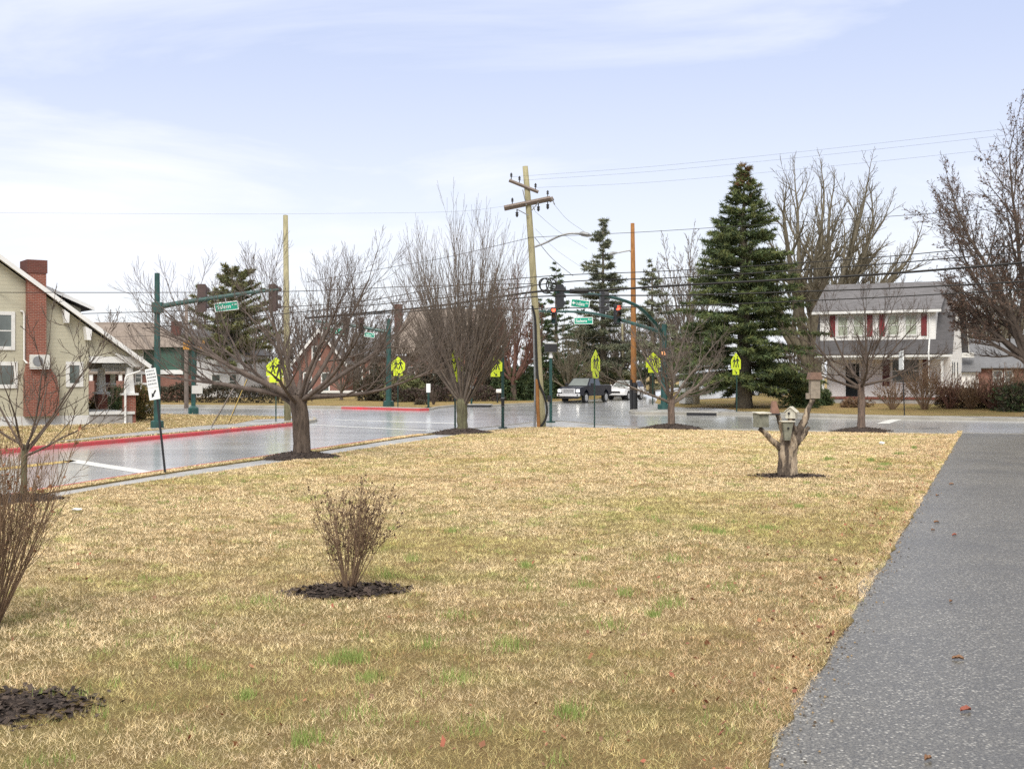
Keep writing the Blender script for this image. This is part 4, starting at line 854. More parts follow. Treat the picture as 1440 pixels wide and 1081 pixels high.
def brown_pole():
    b = g(891, 575.2); s = 1700/b.y; t = thing('utility_pole', 'straight orange brown utility pole with a black base, beside the white car', 'utility pole', b)
    P = lambda px, py, dy=0: Vector(((px-891)/s, dy, (575.2-py)/s)); m = MB(); m.tube([P(891, 580), P(891, 500), P(890.5, 400), P(889.5, 314)], [.19, .17, .15, .115], 14); m.build('pole', 'brownpole', t, smooth=True)
    m = MB(); m.tube([P(888, 580, -.1), P(887.2, 534, -.1)], .10, 8); m.tube([P(892, 580, -.02), P(892, 538, -.02)], .195, 12); m.build('cable_guard', 'black', t)
    m = MB(); m.tube([P(889, 351.5), P(878, 353.5), P(866, 356)], .045, 8); a = m.build('light_arm', 'galv', t); m = MB(); m.tube([P(868, 355.5), P(862, 356), P(855, 357.5)], [.05, .10, .03], 8); m.build('lamp_head', 'galv', a)
    m = MB(); m.tube([P(886, 354), P(890, 350)], .06, 6); m.build('bracket', 'galv', t)
    def plain(px_, py, top, label, r, mat, dx=0, dd=None):
        b = g(px_, py) if dd is None else gz((px_-CX)/F*dd, dd); s = 1700/b.y; t = thing('utility_pole', label, 'utility pole', b); h = b.z
        zt = EYE-(top-HY)/s-h; m = MB(); m.tube([(0, 0, -.2), (dx/s*.5, 0, zt*.5), (dx/s, 0, zt)], [r, r*.88, r*.72], 12); m.build('pole', mat, t, smooth=True); m = MB(); m.tube([(dx/s, 0, zt+.002), (dx/s, 0, zt+.03)], [r*.74, r*.3], 12); m.build('cap', 'galv', t); return t
    plain(404.5, 591, 303, 'pale straight utility pole standing behind the spreading tree, without crossarms', .17, 'polewood', -3)
    plain(262, 571, 420, 'thin grey brown utility pole in front of the white house on the left', .15, 'armwood')
    plain(877, 560, 455, 'thin pale far utility pole among trees behind the white car', .12, 'polewood', -2, 125)
    b = g(404, 590); c = thing('meter_box', 'small green box on the foot of the pale pole behind the spreading tree', 'utility box', b+Vector((0, -.2, 0))); q = MB(); q.rbox(-.11, .11, -.12, 0, .25, .68, .02); q.build('box', 'signgreen', c)
    for (x0, y0, x1, y1, yel, l) in ((295, 602, 400, 425, False, 'thin guy wire running up from the pavement to the pale pole'), (320, 597, 402, 405, True, 'guy wire with a yellow guard, nearer the spreading tree')):
        a = g(x0, y0); e = at(x1, y1, 58.5); t = thing('guy_wire', l, 'guy wire', a); m = MB(); m.tube([Vector((0, 0, -.1)), e-a], .014, 5); m.build('wire', 'cable', t)
        m = MB(); d = (e-a); m.tube([d*.02, d*(.30 if not yel else .32)], .015, 6); m.build('guard', 'yellowpaint' if yel else 'armwood', t)
brown_pole()
def wire(label, ps, r, group='overhead wires'):
    q = smooth_line([at(*p) for p in ps], 8); o = MB(); o.tube(q, r, 5); w = o.build('overhead_wire', 'cable', off=q[0]); return tag(w, label, 'wire', group)
DL, DP, DR = 63.5, 52.0, 44.5
wire('uppermost of the close set wires in front of the spruce and white house', [(-60, 446, 64.5), (430, 430, 57), (640, 401.5, 53), (775, 388, 51.5), (960, 380, 49.5), (1200, 364.5, 46.8), (1350, 351.5, 45.4), (1520, 337, 43.8)], .018)
wire('second of the close set wires, just above the thick cable', [(200, 462, 61), (430, 438, 57), (640, 417, 53), (792, 396.7, 51), (960, 390, 49.5), (1200, 374.5, 46.8), (1350, 362, 45.4), (1520, 347, 43.8)], .022)
wire('thick black cable through the splice case, crossing in front of the spruce', [(430, 447, 57), (560, 436, 55), (640, 427, 53), (757, 410, 51.7), (830, 409, 51), (960, 401, 49.5), (1200, 388, 46.8), (1350, 377, 45.4), (1520, 362, 43.8)], .045)
wire('second lowest of the close set wires, crossing the roof of the white house', [(430, 448, 56.6), (640, 433, 52.8), (757, 417, 51.5), (960, 415, 49.3), (1200, 407.5, 46.6), (1345, 401, 45.2), (1520, 391, 43.6)], .028)
wire('lowest of the close set wires, crossing the roof of the white house', [(640, 440, 52.8), (757, 434, 51.5), (960, 430, 49.3), (1200, 420, 46.6), (1370, 411, 45), (1520, 402, 43.4)], .022)
wire('single black wire crossing the chimney and the left signal pole', [(-60, 411.2, 54), (225, 411.3, 53), (420, 409.5, 52.8), (560, 403.5, 52.5), (640, 401, 52.4), (750, 399, 52)], .016)
wire('thin wire across the brown roofed house on the left', [(120, 455, 70), (300, 453, 66), (430, 440, 62), (560, 422, 57), (745, 404, 52.2)], .010)
wire('thin lower wire across the brown roofed house on the left', [(120, 475, 70), (300, 468, 66), (430, 452, 62), (600, 432, 57), (745, 412, 52.2)], .010)
wire('thin wire from the left trees up to the leaning pole', [(430, 397, 60), (560, 374, 57), (630, 361.5, 55), (735, 337, 52.3), (755, 333.5, 51.8), (900, 326.5, 49.8), (1060, 316.5, 48), (1300, 301, 46), (1520, 285, 44)], .011)
wire('faint high wire along the left half of the sky', [(-60, 299, 58), (300, 301, 56), (500, 300, 55), (640, 297.5, 53.5), (720, 289, 52)], .0035)
for i, (ya, yb, yc, x0, l) in enumerate(((253, 234, 192, 719, 'topmost faint wire running up to the right from the crossarms'), (258, 241, 201, 731, 'second faint wire running up to the right from the crossarms'), (268, 256, 219, 754, 'lowest faint wire running up to the right from the crossarms'))):
    wire(l, [(x0, ya-4, 52), (920, yb, 50), (1150, (yb+yc)/2-2, 47.3), (1390, yc-8, 45), (1520, yc-22, 44)], .0035)
for x0, y0, x1, y1, d1, r, l in ((778, 286, 822, 326, 64, .006, 'thin slack line dropping from the end of the wide crossarm'), (752, 297, 826, 350, 72, .006, 'thin slack line dropping from the middle of the wide crossarm'), (752, 334, 806, 388, 66, .013, 'black drop wire sloping down right from the leaning pole'), (753, 322, 815, 374, 70, .005, 'faint drop wire above the black sloping one')):
    wire(l, [(x0, y0, 52), ((x0+x1)/2-2, (y0+y1)/2+3, (52+d1)/2), (x1, y1, d1)], r)
wire('thin pale wire low in front of the dark evergreens', [(700, 476, 76), (800, 476.5, 76), (900, 470, 76)], .010)

# ---------------------------------------------------------------- vehicles
def wheel(t, x, y, r, w):
    m = MB(); sg = 1 if y > 0 else -1; m.tube([(x, y-sg*w, r), (x, y-sg*.02, r), (x, y, r)], [r, r, r*.94], 20); ty = m.build('wheel', 'tyre', t)
    m = MB(); m.tube([(x, y+sg*.002, r), (x, y+sg*.022, r)], [r*.66, r*.60], 16); m.build('rim', 'rim', ty)
def arch(cx, r, z0, n=8): return [(cx+r*math.cos(math.pi-math.pi*i/n), z0+max(0, r*math.sin(math.pi*i/n))) for i in range(n+1)]
def vehicle(name, label, cat, loc, head, L, Wd, body, roofm, prof, cab, wr, ax, lights=True, chrome=True):
    t = thing(name, label, cat, loc, head)
    hw = Wd/2; b = bmesh.new(); n = len(prof); va = [b.verts.new((x, -hw, z)) for x, z in prof]; vb = [b.verts.new((x, hw, z)) for x, z in prof]
    b.faces.new(va); b.faces.new(list(reversed(vb))); ring = [b.faces.new((va[i], vb[i], vb[(i+1) % n], va[(i+1) % n])) for i in range(n)]
    bmesh.ops.recalc_face_normals(b, faces=b.faces[:])
    ed = [e for e in b.edges if (e.verts[0] in va) == (e.verts[1] in va) and min(e.verts[0].co.z, e.verts[1].co.z) > wr*2+.15]
    bmesh.ops.bevel(b, geom=ed, offset=.06, segments=2, affect='EDGES'); m = MB(); m.bm(b); m.build('body', body, t)
    x0, x1, x2, x3, zb, zt, wb, wt = cab                     # rear foot, rear top, front top, front foot
    A = lambda f, s, k: None
    Bp = [(x0, -wb, zb), (x3, -wb, zb), (x3, wb, zb), (x0, wb, zb)]; Tp = [(x1, -wt, zt), (x2, -wt, zt), (x2, wt, zt), (x1, wt, zt)]
    b = bmesh.new(); vs = [b.verts.new(p) for p in Bp+Tp]
    for f in ((3, 2, 1, 0), (4, 5, 6, 7), (0, 1, 5, 4), (1, 2, 6, 5), (2, 3, 7, 6), (3, 0, 4, 7)): b.faces.new([vs[i] for i in f])
    bmesh.ops.bevel(b, geom=[e for e in b.edges if e.verts[0].co.z > zb+.1 or e.verts[1].co.z > zb+.1], offset=.05, segments=2, affect='EDGES'); m = MB(); m.bm(b); m.build('cab', roofm, t)
    def pane(nm, a, b_, c, d, out): # bilinear inset quad pushed outwards
        q = [Vector(p) for p in (a, b_, c, d)]; ce = sum(q, Vector())/4; m = MB(); q = [ce+(p-ce)*.88+Vector(out)*.012 for p in q]; r = [p-Vector(out)*.02 for p in q]; m.add(q+r, [(0, 1, 2, 3), (0, 4, 5, 1), (1, 5, 6, 2), (2, 6, 7, 3), (3, 7, 4, 0)]); m.build(nm, 'darkglass' if nm != 'windscreen' else 'glass', t)
    V = Vector; pane('windscreen', V(Bp[1]), V(Bp[2]), V(Tp[2]), V(Tp[1]), (.6, 0, .6)); pane('rear_window', V(Bp[3]), V(Bp[0]), V(Tp[0]), V(Tp[3]), (-1, 0, .3))
    for s, (b0, b1, t1, t0) in ((-1, (Bp[0], Bp[1], Tp[1], Tp[0])), (1, (Bp[3], Bp[2], Tp[2], Tp[3]))):
        mb_, mt_ = V(b0).lerp(V(b1), .46), V(t0).lerp(V(t1), .46)
        pane('side_window', V(b0), mb_, mt_, V(t0), (0, s, .15)); pane('side_window', mb_, V(b1), V(t1), mt_, (0, s, .15))
        m = MB(); m.rbox(x3-.45, x3-.25, s*(hw+.02) if s > 0 else -(hw+.24), s*(hw+.24) if s > 0 else -(hw+.02), zb+.02, zb+.24, .03); m.build('mirror', body if not chrome else 'black', t)
        for x in ax: 
            wheel(t, x, s*(hw+.01), wr, .26)
    xf = prof[0][0]
    return t, xf
def trucks():
    p = g(800, 567.5, zr); c = g(823, 565.6, zr); head = math.atan2(-math.cos(R(29)), -math.sin(R(29)))
    prof = [(2.93, .62), (2.95, 1.0), (2.90, 1.16), (2.3, 1.26), (1.45, 1.30), (-1.0, 1.36), (-2.88, 1.38), (-2.93, .66)]+arch(-1.85, .47, .55)+arch(1.85, .47, .55)
    t, xf = vehicle('pickup_truck', 'dark pickup truck with headlights on, waiting at the crossing', 'truck', c, head, 5.9, 1.98, 'navy', 'navy', prof, (-1.0, -.85, .62, 1.42, 1.31, 1.94, .93, .76), .40, (-1.85, 1.85))
    m = MB(); m.rbox(2.955, 3.02, -.56, .56, .76, 1.13, .02); gr = m.build('grille', 'chrome', t); m = MB()
    for z in (.84, .955, 1.055): m.box(3.022, 3.027, -.46, .46, z-.025, z+.025)
    m.build('slot', 'black', gr)
    m = MB(); m.rbox(2.95, 3.10, -.99, .99, .52, .73, .03); m.build('bumper', 'chrome', t); m = MB(); m.rbox(2.92, 3.02, -.85, .85, .34, .51, .02); m.build('valance', 'black', t)
    for s in (-1, 1):
        m = MB(); m.rbox(2.93, 3.0, s*.78-.18, s*.78+.18, .82, 1.09, .03); hl = m.build('headlight', 'chrome', t); m = MB(); m.rbox(3.002, 3.012, s*.80-.10, s*.80+.08, .87, 1.03, .004); m.build('lamp', 'headlamp', hl)
        m = MB(); m.tube([(3.10, s*.80, .62), (3.108, s*.80, .62)], .07, 10); m.build('fog_light', 'black', t)
    m = MB(); m.box(-2.86, -1.06, -.93, -.86, 1.385, 1.42); m.box(-2.86, -1.06, .86, .93, 1.385, 1.42); m.build('bed_rail', 'galv', t)
    c = g(880, 562, zr); head = math.atan2(-math.cos(R(30)), -math.sin(R(30)))
    prof = [(2.25, .45), (2.3, .75), (2.2, .98), (1.15, 1.12), (-2.0, 1.14), (-2.25, 1.08), (-2.3, .48)]+arch(-1.35, .42, .45)+arch(1.35, .42, .45)
    t, xf = vehicle('car', 'white sport utility car behind the pickup, half hidden by the brown pole', 'car', c, head, 4.6, 1.86, 'carwhite', 'carwhite', prof, (-2.15, -1.75, .35, 1.2, 1.1, 1.70, .87, .66), .36, (-1.35, 1.35), chrome=False)
    m = MB(); m.rbox(2.27, 2.32, -.5, .5, .62, .78, .02); m.build('grille', 'black', t); m = MB(); m.rbox(2.24, 2.30, -.8, .8, .34, .44, .02); m.build('valance', 'black', t)
    for s in (-1, 1): m = MB(); m.rbox(2.2, 2.30, s*.70-.16, s*.70+.16, .76, .9, .03); hl = m.build('headlight', 'chrome', t); m = MB(); m.rbox(2.302, 2.31, s*.70-.07, s*.70+.07, .79, .87, .003); m.build('lamp', 'headlamp', hl)
    c = at(1075, 548, 104); c.z = .45; prof = [(2.2, .45), (2.25, .8), (1.1, .98), (-2.1, 1.0), (-2.2, .5)]+arch(-1.35, .4, .45)+arch(1.35, .4, .45)
    vehicle('car', 'dark blue car parked beyond the big spruce', 'car', c, R(200), 4.4, 1.8, 'carblue', 'carblue', prof, (-1.9, -1.4, .2, 1.1, .97, 1.5, .82, .62), .34, (-1.35, 1.35), chrome=False)
    c = at(1086, 543, 118); c.z = .5; prof = [(2.4, .5), (2.4, 1.1), (1.6, 1.25), (-2.5, 1.3), (-2.5, .5)]+arch(-1.5, .4, .48)+arch(1.5, .4, .48)
    vehicle('van', 'pale van parked beyond the dark blue car', 'van', c, R(170), 5, 1.95, 'carwhite', 'carwhite', prof, (-2.5, -2.4, 1.0, 1.7, 1.28, 2.1, .93, .8), .36, (-1.5, 1.5), chrome=False)
trucks()
def misc():
    b = g(967, 567.5); s = 1700/b.y; t = thing('signal_cabinet', 'pale utility cabinet with a tan side, behind the small forked tree', 'utility cabinet', b, R(24)); h = (567.5-527)/s
    m = MB(); m.rbox(-.42, .34, -.36, .36, 0, h, .02); m.build('body', 'cabinet', t); m = MB(); m.rbox(-.40, .30, -.385, -.365, .12, h-.1, .008); m.build('door', 'cabinet', t); m = MB(); m.rbox(-.46, .38, -.42, .4, h+.003, h+.06, .015); m.build('lid', 'cabinet', t)
    b = g(978.5, 567.5); t = thing('board', 'tan upright board post beside the pale utility cabinet', 'board', b, R(24)); m = MB(); m.rbox(-.17, .17, -.2, .2, -.1, 30/s*1.0, .01); m.build('panel', 'tanpanel', t)
    b = at(1093, 552, 97); b.z = zl(b.x, b.y); t = thing('board_sign', 'yellow topped board on two wooden posts beyond the spruce', 'sign', b)
    for x in (-.45, .35): m = MB(); m.box(x-.1, x+.1, -.08, .08, -.2, 1.5); m.build('post', 'tanpanel', t)
    m = MB(); m.box(-.75, .75, -.12, -.085, 1.15, 1.55); m.build('board', 'yellowboard', t)
    o = MB(); o.ball((0, 0, .045), (.085, .07, .05), 3, .25); q = g(1240, 626); o = o.build('litter', 'white', smooth=False); o.location = q+Vector((0, 0, .03)); tag(o, 'white scrap of litter on the lawn near the driveway', 'litter')
    o = MB(); o.ball((0, 0, .02), (.08, .04, .02), 3, .25); q = g(108, 720); o = o.build('litter', 'white'); o.location = q+Vector((0, 0, .03)); tag(o, 'small white scrap of litter on the lawn near the left edge', 'litter')
    for (xa, ya), (xb, yb), l in (((966, 580.4), (1008, 580.9), 'long dark storm drain slot in the kerb near the green corner signal pole'), ((655, 569.6), (688, 569.7), 'dark storm drain slot in the kerb behind the vase shaped tree')):
        a, b = g(xa, ya), g(xb, yb); d = b-a; t = thing('storm_drain', l, 'storm drain', a, math.atan2(d.y, d.x), 'storm drains in the kerb'); L = d.xy.length
        m = MB(); m.box(0, L, -.10, -.055, -.17, .015); m.build('opening', 'black', t); m = MB(); m.box(-.12, L+.12, -.13, .9, .02, .075); m.build('lid', 'sidewalk', t)
misc()
def leaf(p, size, rz, label, mat, name='fallen_leaf'):
    m = MB(); n = 7; V = []; rr = random.Random(int(p.x*1000))
    for i in range(n+1):
        f = i/n; w = size*.34*math.sin(math.pi*min(1, f*.95+.04))**.8; x = size*(f-.5); c = size*.22*math.sin(f*3.0)
        V += [(x, -w, .012+c*.5+rr.uniform(0, .012)), (x, 0, .004+c*.35), (x, w*.8, .016+c*.6+rr.uniform(0, .015))]
    m.add(V, [(i*3+j, i*3+j+1, i*3+j+4, i*3+j+3) for i in range(n) for j in (0, 1)]); o = m.build(name, mat); o.location = p; o.rotation_euler = (0, 0, rz); return tag(o, label, 'leaf', 'fallen leaves on the driveway')
for px_, py, sz, rz, l, mt in ((1347, 929, .09, -.3, 'brown curled leaf on the driveway, farther of the two big ones', 'leafbrown'), (1358, 1002, .085, .3, 'reddish brown leaf on the driveway, nearer of the two big ones', 'leafred'), (1305, 1071, .06, .6, 'small tan leaf at the bottom edge of the driveway', 'leafbrown'), (1342, 754, .07, .2, 'dark red leaf in the middle of the driveway', 'leafred'), (1317, 736, .10, .4, 'dark twig like leaf on the driveway, right of a smaller scrap', 'leafbrown'), (1312, 747, .05, 0, 'tiny dark scrap of leaf on the driveway', 'leafbrown'), (1318, 698, .08, .5, 'dark leaf far up the driveway', 'leafbrown'), (1338, 682, .10, .1, 'farthest dark leaf up the driveway', 'leafbrown'), (1337, 848, .05, .8, 'small dark leaf scrap halfway down the driveway', 'leafbrown')):
    p = g(px_, py); p.z = zl(p.x, p.y)+.010; leaf(p, sz, rz, l, mt)
# ---------------------------------------------------------------- buildings
def window(t, x0, x1, z0, z1, y, pane='glass', fr='trim', fw=.10, mid=True, name='window', proud=.04):
    m = MB(); m.box(x0-fw, x0, y-proud, y+.03, z0-fw, z1+fw); m.box(x1, x1+fw, y-proud, y+.03, z0-fw, z1+fw); m.box(x0+.002, x1-.002, y-proud, y+.03, z1, z1+fw); m.box(x0+.002, x1-.002, y-proud-.02, y+.03, z0-fw, z0)
    if mid: m.box(x0+.003, x1-.003, y-proud+.012, y+.02, (z0+z1)/2-.025, (z0+z1)/2+.025)
    w = m.build(name, fr, t); m = MB(); m.box(x0+.001, x1-.001, y-.012, y+.01, z0+.001, z1-.001); m.build('pane', pane, w); return w
def slab(m, pts, th):                                        # roof plane: four corners, thickness upwards along its normal
    a, b, c, d = [Vector(p) for p in pts]; n = (b-a).cross(d-a).normalized()
    if n.z < 0: n = -n
    q = [p+n*th for p in (a, b, c, d)]; m.add([a, b, c, d]+q, [(3, 2, 1, 0), (4, 5, 6, 7), (0, 1, 5, 4), (1, 2, 6, 5), (2, 3, 7, 6), (3, 0, 4, 7)])
def sage_house():
    b = g(124.5, 596.2); t = thing('house', 'sage green bungalow with white trim, a big brick chimney and a corner porch', 'house', b, R(35))
    # local: x to the right along the gable wall, y away from it, z up; the corner of the wall is the origin
    tp = .72; ze = 4.62; xr = -5.0; zr_ = ze-xr*tp; roofline = lambda x: ze-(x)*tp if x >= xr else zr_+(x-xr)*tp
    D = 9.5; m = MB(); poly = [(-10, .42), (0, .42), (0, ze-.12), (xr, zr_-.12), (-10, ze-.12)]; m.prism(poly, 0, D); m.build('wall', 'sage', t)
    m = MB(); m.box(-10, .02, -.03, D, -.3, .415); m.build('foundation', 'foundation', t)
    rf = MB(); e = 2.82; slab(rf, [(xr, -.46, zr_), (e, -.46, ze-e*tp), (e, D+.4, ze-e*tp), (xr, D+.4, zr_)], .10); slab(rf, [(xr, -.46, zr_), (-12.6, -.46, roofline(-12.6)), (-12.6, D+.4, roofline(-12.6)), (xr, D+.4, zr_)], .10); r = rf.build('roof', 'darkroof', t)
    m = MB(); k = .26
    for xa, xb in ((xr, e+.03), (xr, -12.6)): m.prism([(xa, roofline(xa)+.13), (xb, roofline(xb)+.13), (xb, roofline(xb)-.10), (xa, roofline(xa)-.10)], -.54, -.47)
    m.prism([(e-.02, ze-e*tp-.12), (e+.05, ze-e*tp-.12), (e+.05, ze-e*tp+.06), (e-.02, ze-e*tp+.06)], -.46, D); m.build('bargeboard', 'white', t)
    s_ = MB(); slab(s_, [(xr, -.46, zr_-.03), (e, -.46, ze-e*tp-.03), (e, -.02, ze-e*tp-.03), (xr, -.02, zr_-.03)], .02); s_.build('soffit', 'trim', t)
    x = -1.1; z = roofline(x)-.14; m = MB(); m.prism([(x-.13, z), (x+.13, z-.13*tp*2), (x+.11, z-.62), (x-.05, z-.62)], -.45, -.06); m.build('bracket', 'white', t)
    m = MB(); z = roofline(-.12)-.2; m.prism([(-.28, z), (.02, z-.16), (-.02, z-.62), (-.2, z-.62)], -.5, -.04); m.build('bracket', 'white', t)
    # chimney on the wall
    cx0, cx1 = -2.78, -1.98
    m = MB(); m.prism([(cx0-.10, .42), (-1.42, .42), (-1.42, 1.55), (-1.52, 2.15), (cx1, 2.85), (cx1, 7.3), (cx0, 7.3), (cx0, 2.75), (cx0-.10, 2.2)], -.40, .25); c = m.build('chimney', 'brick', t); m = MB(); m.box(cx0-.04, cx1+.04, -.44, .9, 6.86, 7.45); m.box(cx0+.01, cx1-.01, -.01, .86, 5.0, 6.855); m.build('cap', 'brickdark', c)
    # windows on the gable wall
    window(t, -4.12, -3.40, 3.55, 4.95, -.012, fw=.16); window(t, -3.95, -3.30, 1.85, 2.70, -.012, fw=.17, mid=False); window(t, -.86, -.42, 1.9, 2.72, -.012, fw=.17, mid=False)
    m = MB(); m.tube([(-3.02, -.07, 5.15), (-2.90, -.08, 5.12), (-2.86, -.08, 5.0), (-2.86, -.08, 2.95), (-2.80, -.30, 2.82), (-2.62, -.44, 2.8)], .045, 6); m.build('pipe', 'white', t)
    # porch
    m = MB(); m.box(.02, 2.02, -.05, 5.2, -.3, .06+.36); m.build('porch_base', 'stone', t); m = MB(); m.box(.03, 2.12, -.12, 5.3, .43, .56); m.build('porch_floor', 'foundation', t)
    m = MB(); m.box(.02, 2.5, -.10, .12, 2.84, 3.14); m.box(2.22, 2.48, .13, 5.5, 2.6, 2.83); m.build('porch_beam', 'white', t)
    m = MB(); m.prism([(.02, 3.15), (1.98, 3.15), (.02, 3.15+1.96*tp-.16)], -.02, .06); m.build('gable_panel', 'sage', t)
    m = MB(); m.prism([(1.05, 3.35), (2.75, 2.78), (2.75, 2.66), (1.95, 2.66)], -.16, -.11); m.build('eave_panel', 'white', t)
    def col(y):
        m = MB(); m.box(1.72, 2.20, y-.22, y+.26, -.3, 1.32); c = m.build('column', 'brick', t); m = MB(); m.box(1.62, 2.30, y-.32, y+.36, 1.323, 1.42); m.build('column_cap', 'white', c)
        m = MB(); z0, z1 = 1.423, 2.63; q = [(1.76, y-.18, z0), (2.16, y-.18, z0), (2.16, y+.22, z0), (1.76, y+.22, z0), (1.83, y-.11, z1), (2.09, y-.11, z1), (2.09, y+.15, z1), (1.83, y+.15, z1)]; m.add(q, [(3, 2, 1, 0), (4, 5, 6, 7), (0, 1, 5, 4), (1, 2, 6, 5), (2, 3, 7, 6), (3, 0, 4, 7)]); m.build('shaft', 'white', c)
    col(.22); col(4.7)
    m = MB(); m.tube([(2.60, -.2, 2.72), (2.3, -.2, 2.45), (1.70, -.2, 2.25), (1.64, -.2, 2.1), (1.64, -.2, .1), (1.6, -.25, -.02)], .05, 6); m.build('downspout', 'white', t)
    # shed dormer on the right slope
    m = MB(); za = roofline(-1.4); m.prism([(-2.4, roofline(-2.4)), (-.05, roofline(-.05)), (-.05, roofline(-.05)+.75), (-2.4, roofline(-2.4)+.02)], 1.1, 5.6); dm = m.build('dormer', 'sage', t)
    rf = MB(); slab(rf, [(-2.9, .75, roofline(-2.9)+.05), (.45, .75, 5.34), (.45, 5.95, 5.34), (-2.9, 5.95, roofline(-2.9)+.05)], .10); rf.build('dormer_roof', 'darkroof', dm)
    m = MB(); dz = (5.34-(roofline(-2.9)+.05))/3.35; m.prism([(-2.9, roofline(-2.9)+.01), (.47, 5.30), (.47, 5.47), (-2.9, roofline(-2.9)+.18)], .66, .745); m.build('dormer_trim', 'white', dm)
    # the outdoor cooling unit hangs on the chimney
    Mx = b+Matrix.Rotation(R(35), 3, 'Z') @ Vector((-2.3, -.46, 2.60)); a = thing('air_conditioner', 'white outdoor cooling unit hung on the brick chimney', 'air conditioner', Mx, R(35))
    m = MB(); m.rbox(-.42, .42, -.18, .17, 0, .58, .02); m.build('casing', 'acmetal', a); m = MB(); m.tube([(-.1, -.186, .29), (-.1, -.20, .29)], .225, 20); m.build('fan_guard', 'galv', a); m = MB(); m.box(-.4, .4, -.15, .19, -.06, -.003); m.build('rack', 'white', a)
sage_house()
def white_house():
    rz = R(-27); d = 73.0; b = Vector(((1333-CX)/F*d, d, .5)); t = thing('house', 'white two storey house with a grey gambrel roof, dark red shutters and a front porch', 'house', b, rz)
    # local: origin at the right front corner under the porch eave, x right (negative = along the front), y back
    Wd = 7.75; X0 = -Wd
    ye, zp, zk, zrd = -.1, 3.05, 5.55, 7.62
    prof = [(ye+.35, 0), (ye+.35, zp), (1.45, zk-.05), (4.1, zrd-.06), (6.75, zk-.05), (8.0, zp), (8.0, 0)]
    wallp = [(1.9, .35), (1.9, zp), (.35, zp), (1.45, zk-.1), (4.1, zrd-.12), (6.7, zk-.1), (7.9, zp), (7.9, .35)]
    m = MB(); m.prism(wallp, X0+.1, -.1, axis='x'); m.build('wall', 'whitesiding', t)
    rf = MB(); E = .28
    for (ya, za, yb, zb) in ((1.42, zk, 4.1, zrd), (4.1, zrd, 6.78, zk), (6.78, zk, 8.3, zp)): slab(rf, [(X0-E, ya, za), (E, ya, za), (E, yb, zb), (X0-E, yb, zb)], .09)
    r = rf.build('roof', 'greyroof', t)
    m = MB()
    for (ya, za, yb, zb) in ((1.42, zk, 4.1, zrd), (4.1, zrd, 6.78, zk), (6.78, zk, 8.3, zp)): m.prism([(ya, za+.08), (yb, zb+.08), (yb, zb-.16), (ya, za-.16)], E+.003, E+.05, axis='x')
    m.box(-.1, .62, 7.75, 8.35, zp-.1, zp+.22); m.build('bargeboard', 'trim', t)
    # porch roof front and its beam
    pr = MB(); slab(pr, [(X0-E, ye, zp), (E, ye, zp), (E, 1.42, zk), (X0-E, 1.42, zk)], .09); pr.build('porch_roof', 'darkroof', t)
    m = MB(); m.box(X0-E, E, ye-.12, ye+.04, zp-.16, zp-.025); m.box(X0, 0, ye+.05, ye+.25, zp-.3, zp-.03); m.build('porch_beam', 'trim', t)
    # front dormer with four windows
    dx0, dx1, dy, dz0, dz1 = X0+.0, -.75, .36, 3.98, 5.72
    m = MB(); m.box(dx0, dx1, dy, 3.6, dz0-.2, dz1); dm = m.build('dormer', 'whitesiding', t)
    rf = MB(); slab(rf, [(dx0-.4, dy-.42, dz1+.02), (dx1+.36, dy-.42, dz1+.02), (dx1+.36, 4.1, zrd+.06), (dx0-.4, 4.1, zrd+.06)], .10); rf.build('dormer_roof', 'greyroof', dm)
    m = MB(); m.box(dx0-.42, dx1+.38, dy-.50, dy-.40, dz1-.10, dz1+.06); m.build('gutter', 'white', dm); m = MB(); m.tube([(dx1-.35, dy-.40, dz1-.1), (dx1-.35, dy-.06, dz1-.4), (dx1-.35, dy-.06, dz0+.05), (dx1-.35, -.15, zp+.1), (dx1-.32, -.2, zp-.3), (dx1-.32, -.12, .6)], .05, 6); m.build('downspout', 'white', dm)
    for (a, c) in ((X0+1.15, X0+1.72), (X0+2.12, X0+2.7), (-3.55, -2.92), (-2.5, -1.88)): window(dm, a, c, 4.30, 5.46, dy-.012, 'blind', fw=.11)
    for x in (X0+.62, X0+2.92, -4.1, -1.6): m = MB(); m.rbox(x, x+.34, dy-.05, dy-.01, 4.2, 5.55, .01); m.build('shutter', 'maroon', dm)
    # porch: floor, steps, door, window, shutters, posts
    m = MB(); m.box(X0+.15, -.25, -.05, 1.89, .30, .42); m.build('porch_floor', 'porchbrick', t); m = MB(); m.box(X0+.2, -.3, 0, 1.88, -.6, .295); m.build('porch_base', 'stone', t)
    m = MB()
    for k in range(3): m.box(X0+.35+.001*k, X0+1.75-.001*k, -.95+.3*k, -.06, -.6, -.16+.15*k)
    m.build('steps', 'stone', t)
    fy = 1.9-.012; m = MB(); m.box(X0+1.3, X0+2.15, fy-.03, fy+.02, .43, 2.5); dr = m.build('door', 'darkglass', t); m = MB(); m.box(X0+1.2, X0+1.298, fy-.05, fy+.02, .43, 2.6); m.box(X0+2.152, X0+2.25, fy-.05, fy+.02, .43, 2.6); m.build('door_frame', 'trim', dr)
    window(t, -3.55, -1.95, 1.35, 2.75, fy, 'glass', fw=.1)
    for x in (-4.15, -1.72): m = MB(); m.rbox(x, x+.42, fy-.05, fy-.01, 1.1, 2.9, .01); m.build('shutter', 'darkmaroon', t)
    for x in (X0+.25, -.35): m = MB(); m.box(x-.07, x+.07, .05, .19, .425, zp-.31); m.build('porch_post', 'trim', t)
    for y0 in (2.4, 3.3, 4.8): # side windows
        m = MB(); m.box(-.098, -.06, y0, y0+.62, 1.1, 2.7); w = m.build('window', 'trim', t); m = MB(); m.box(-.058, -.05, y0+.09, y0+.53, 1.2, 2.6); m.build('pane', 'darkglass', w)
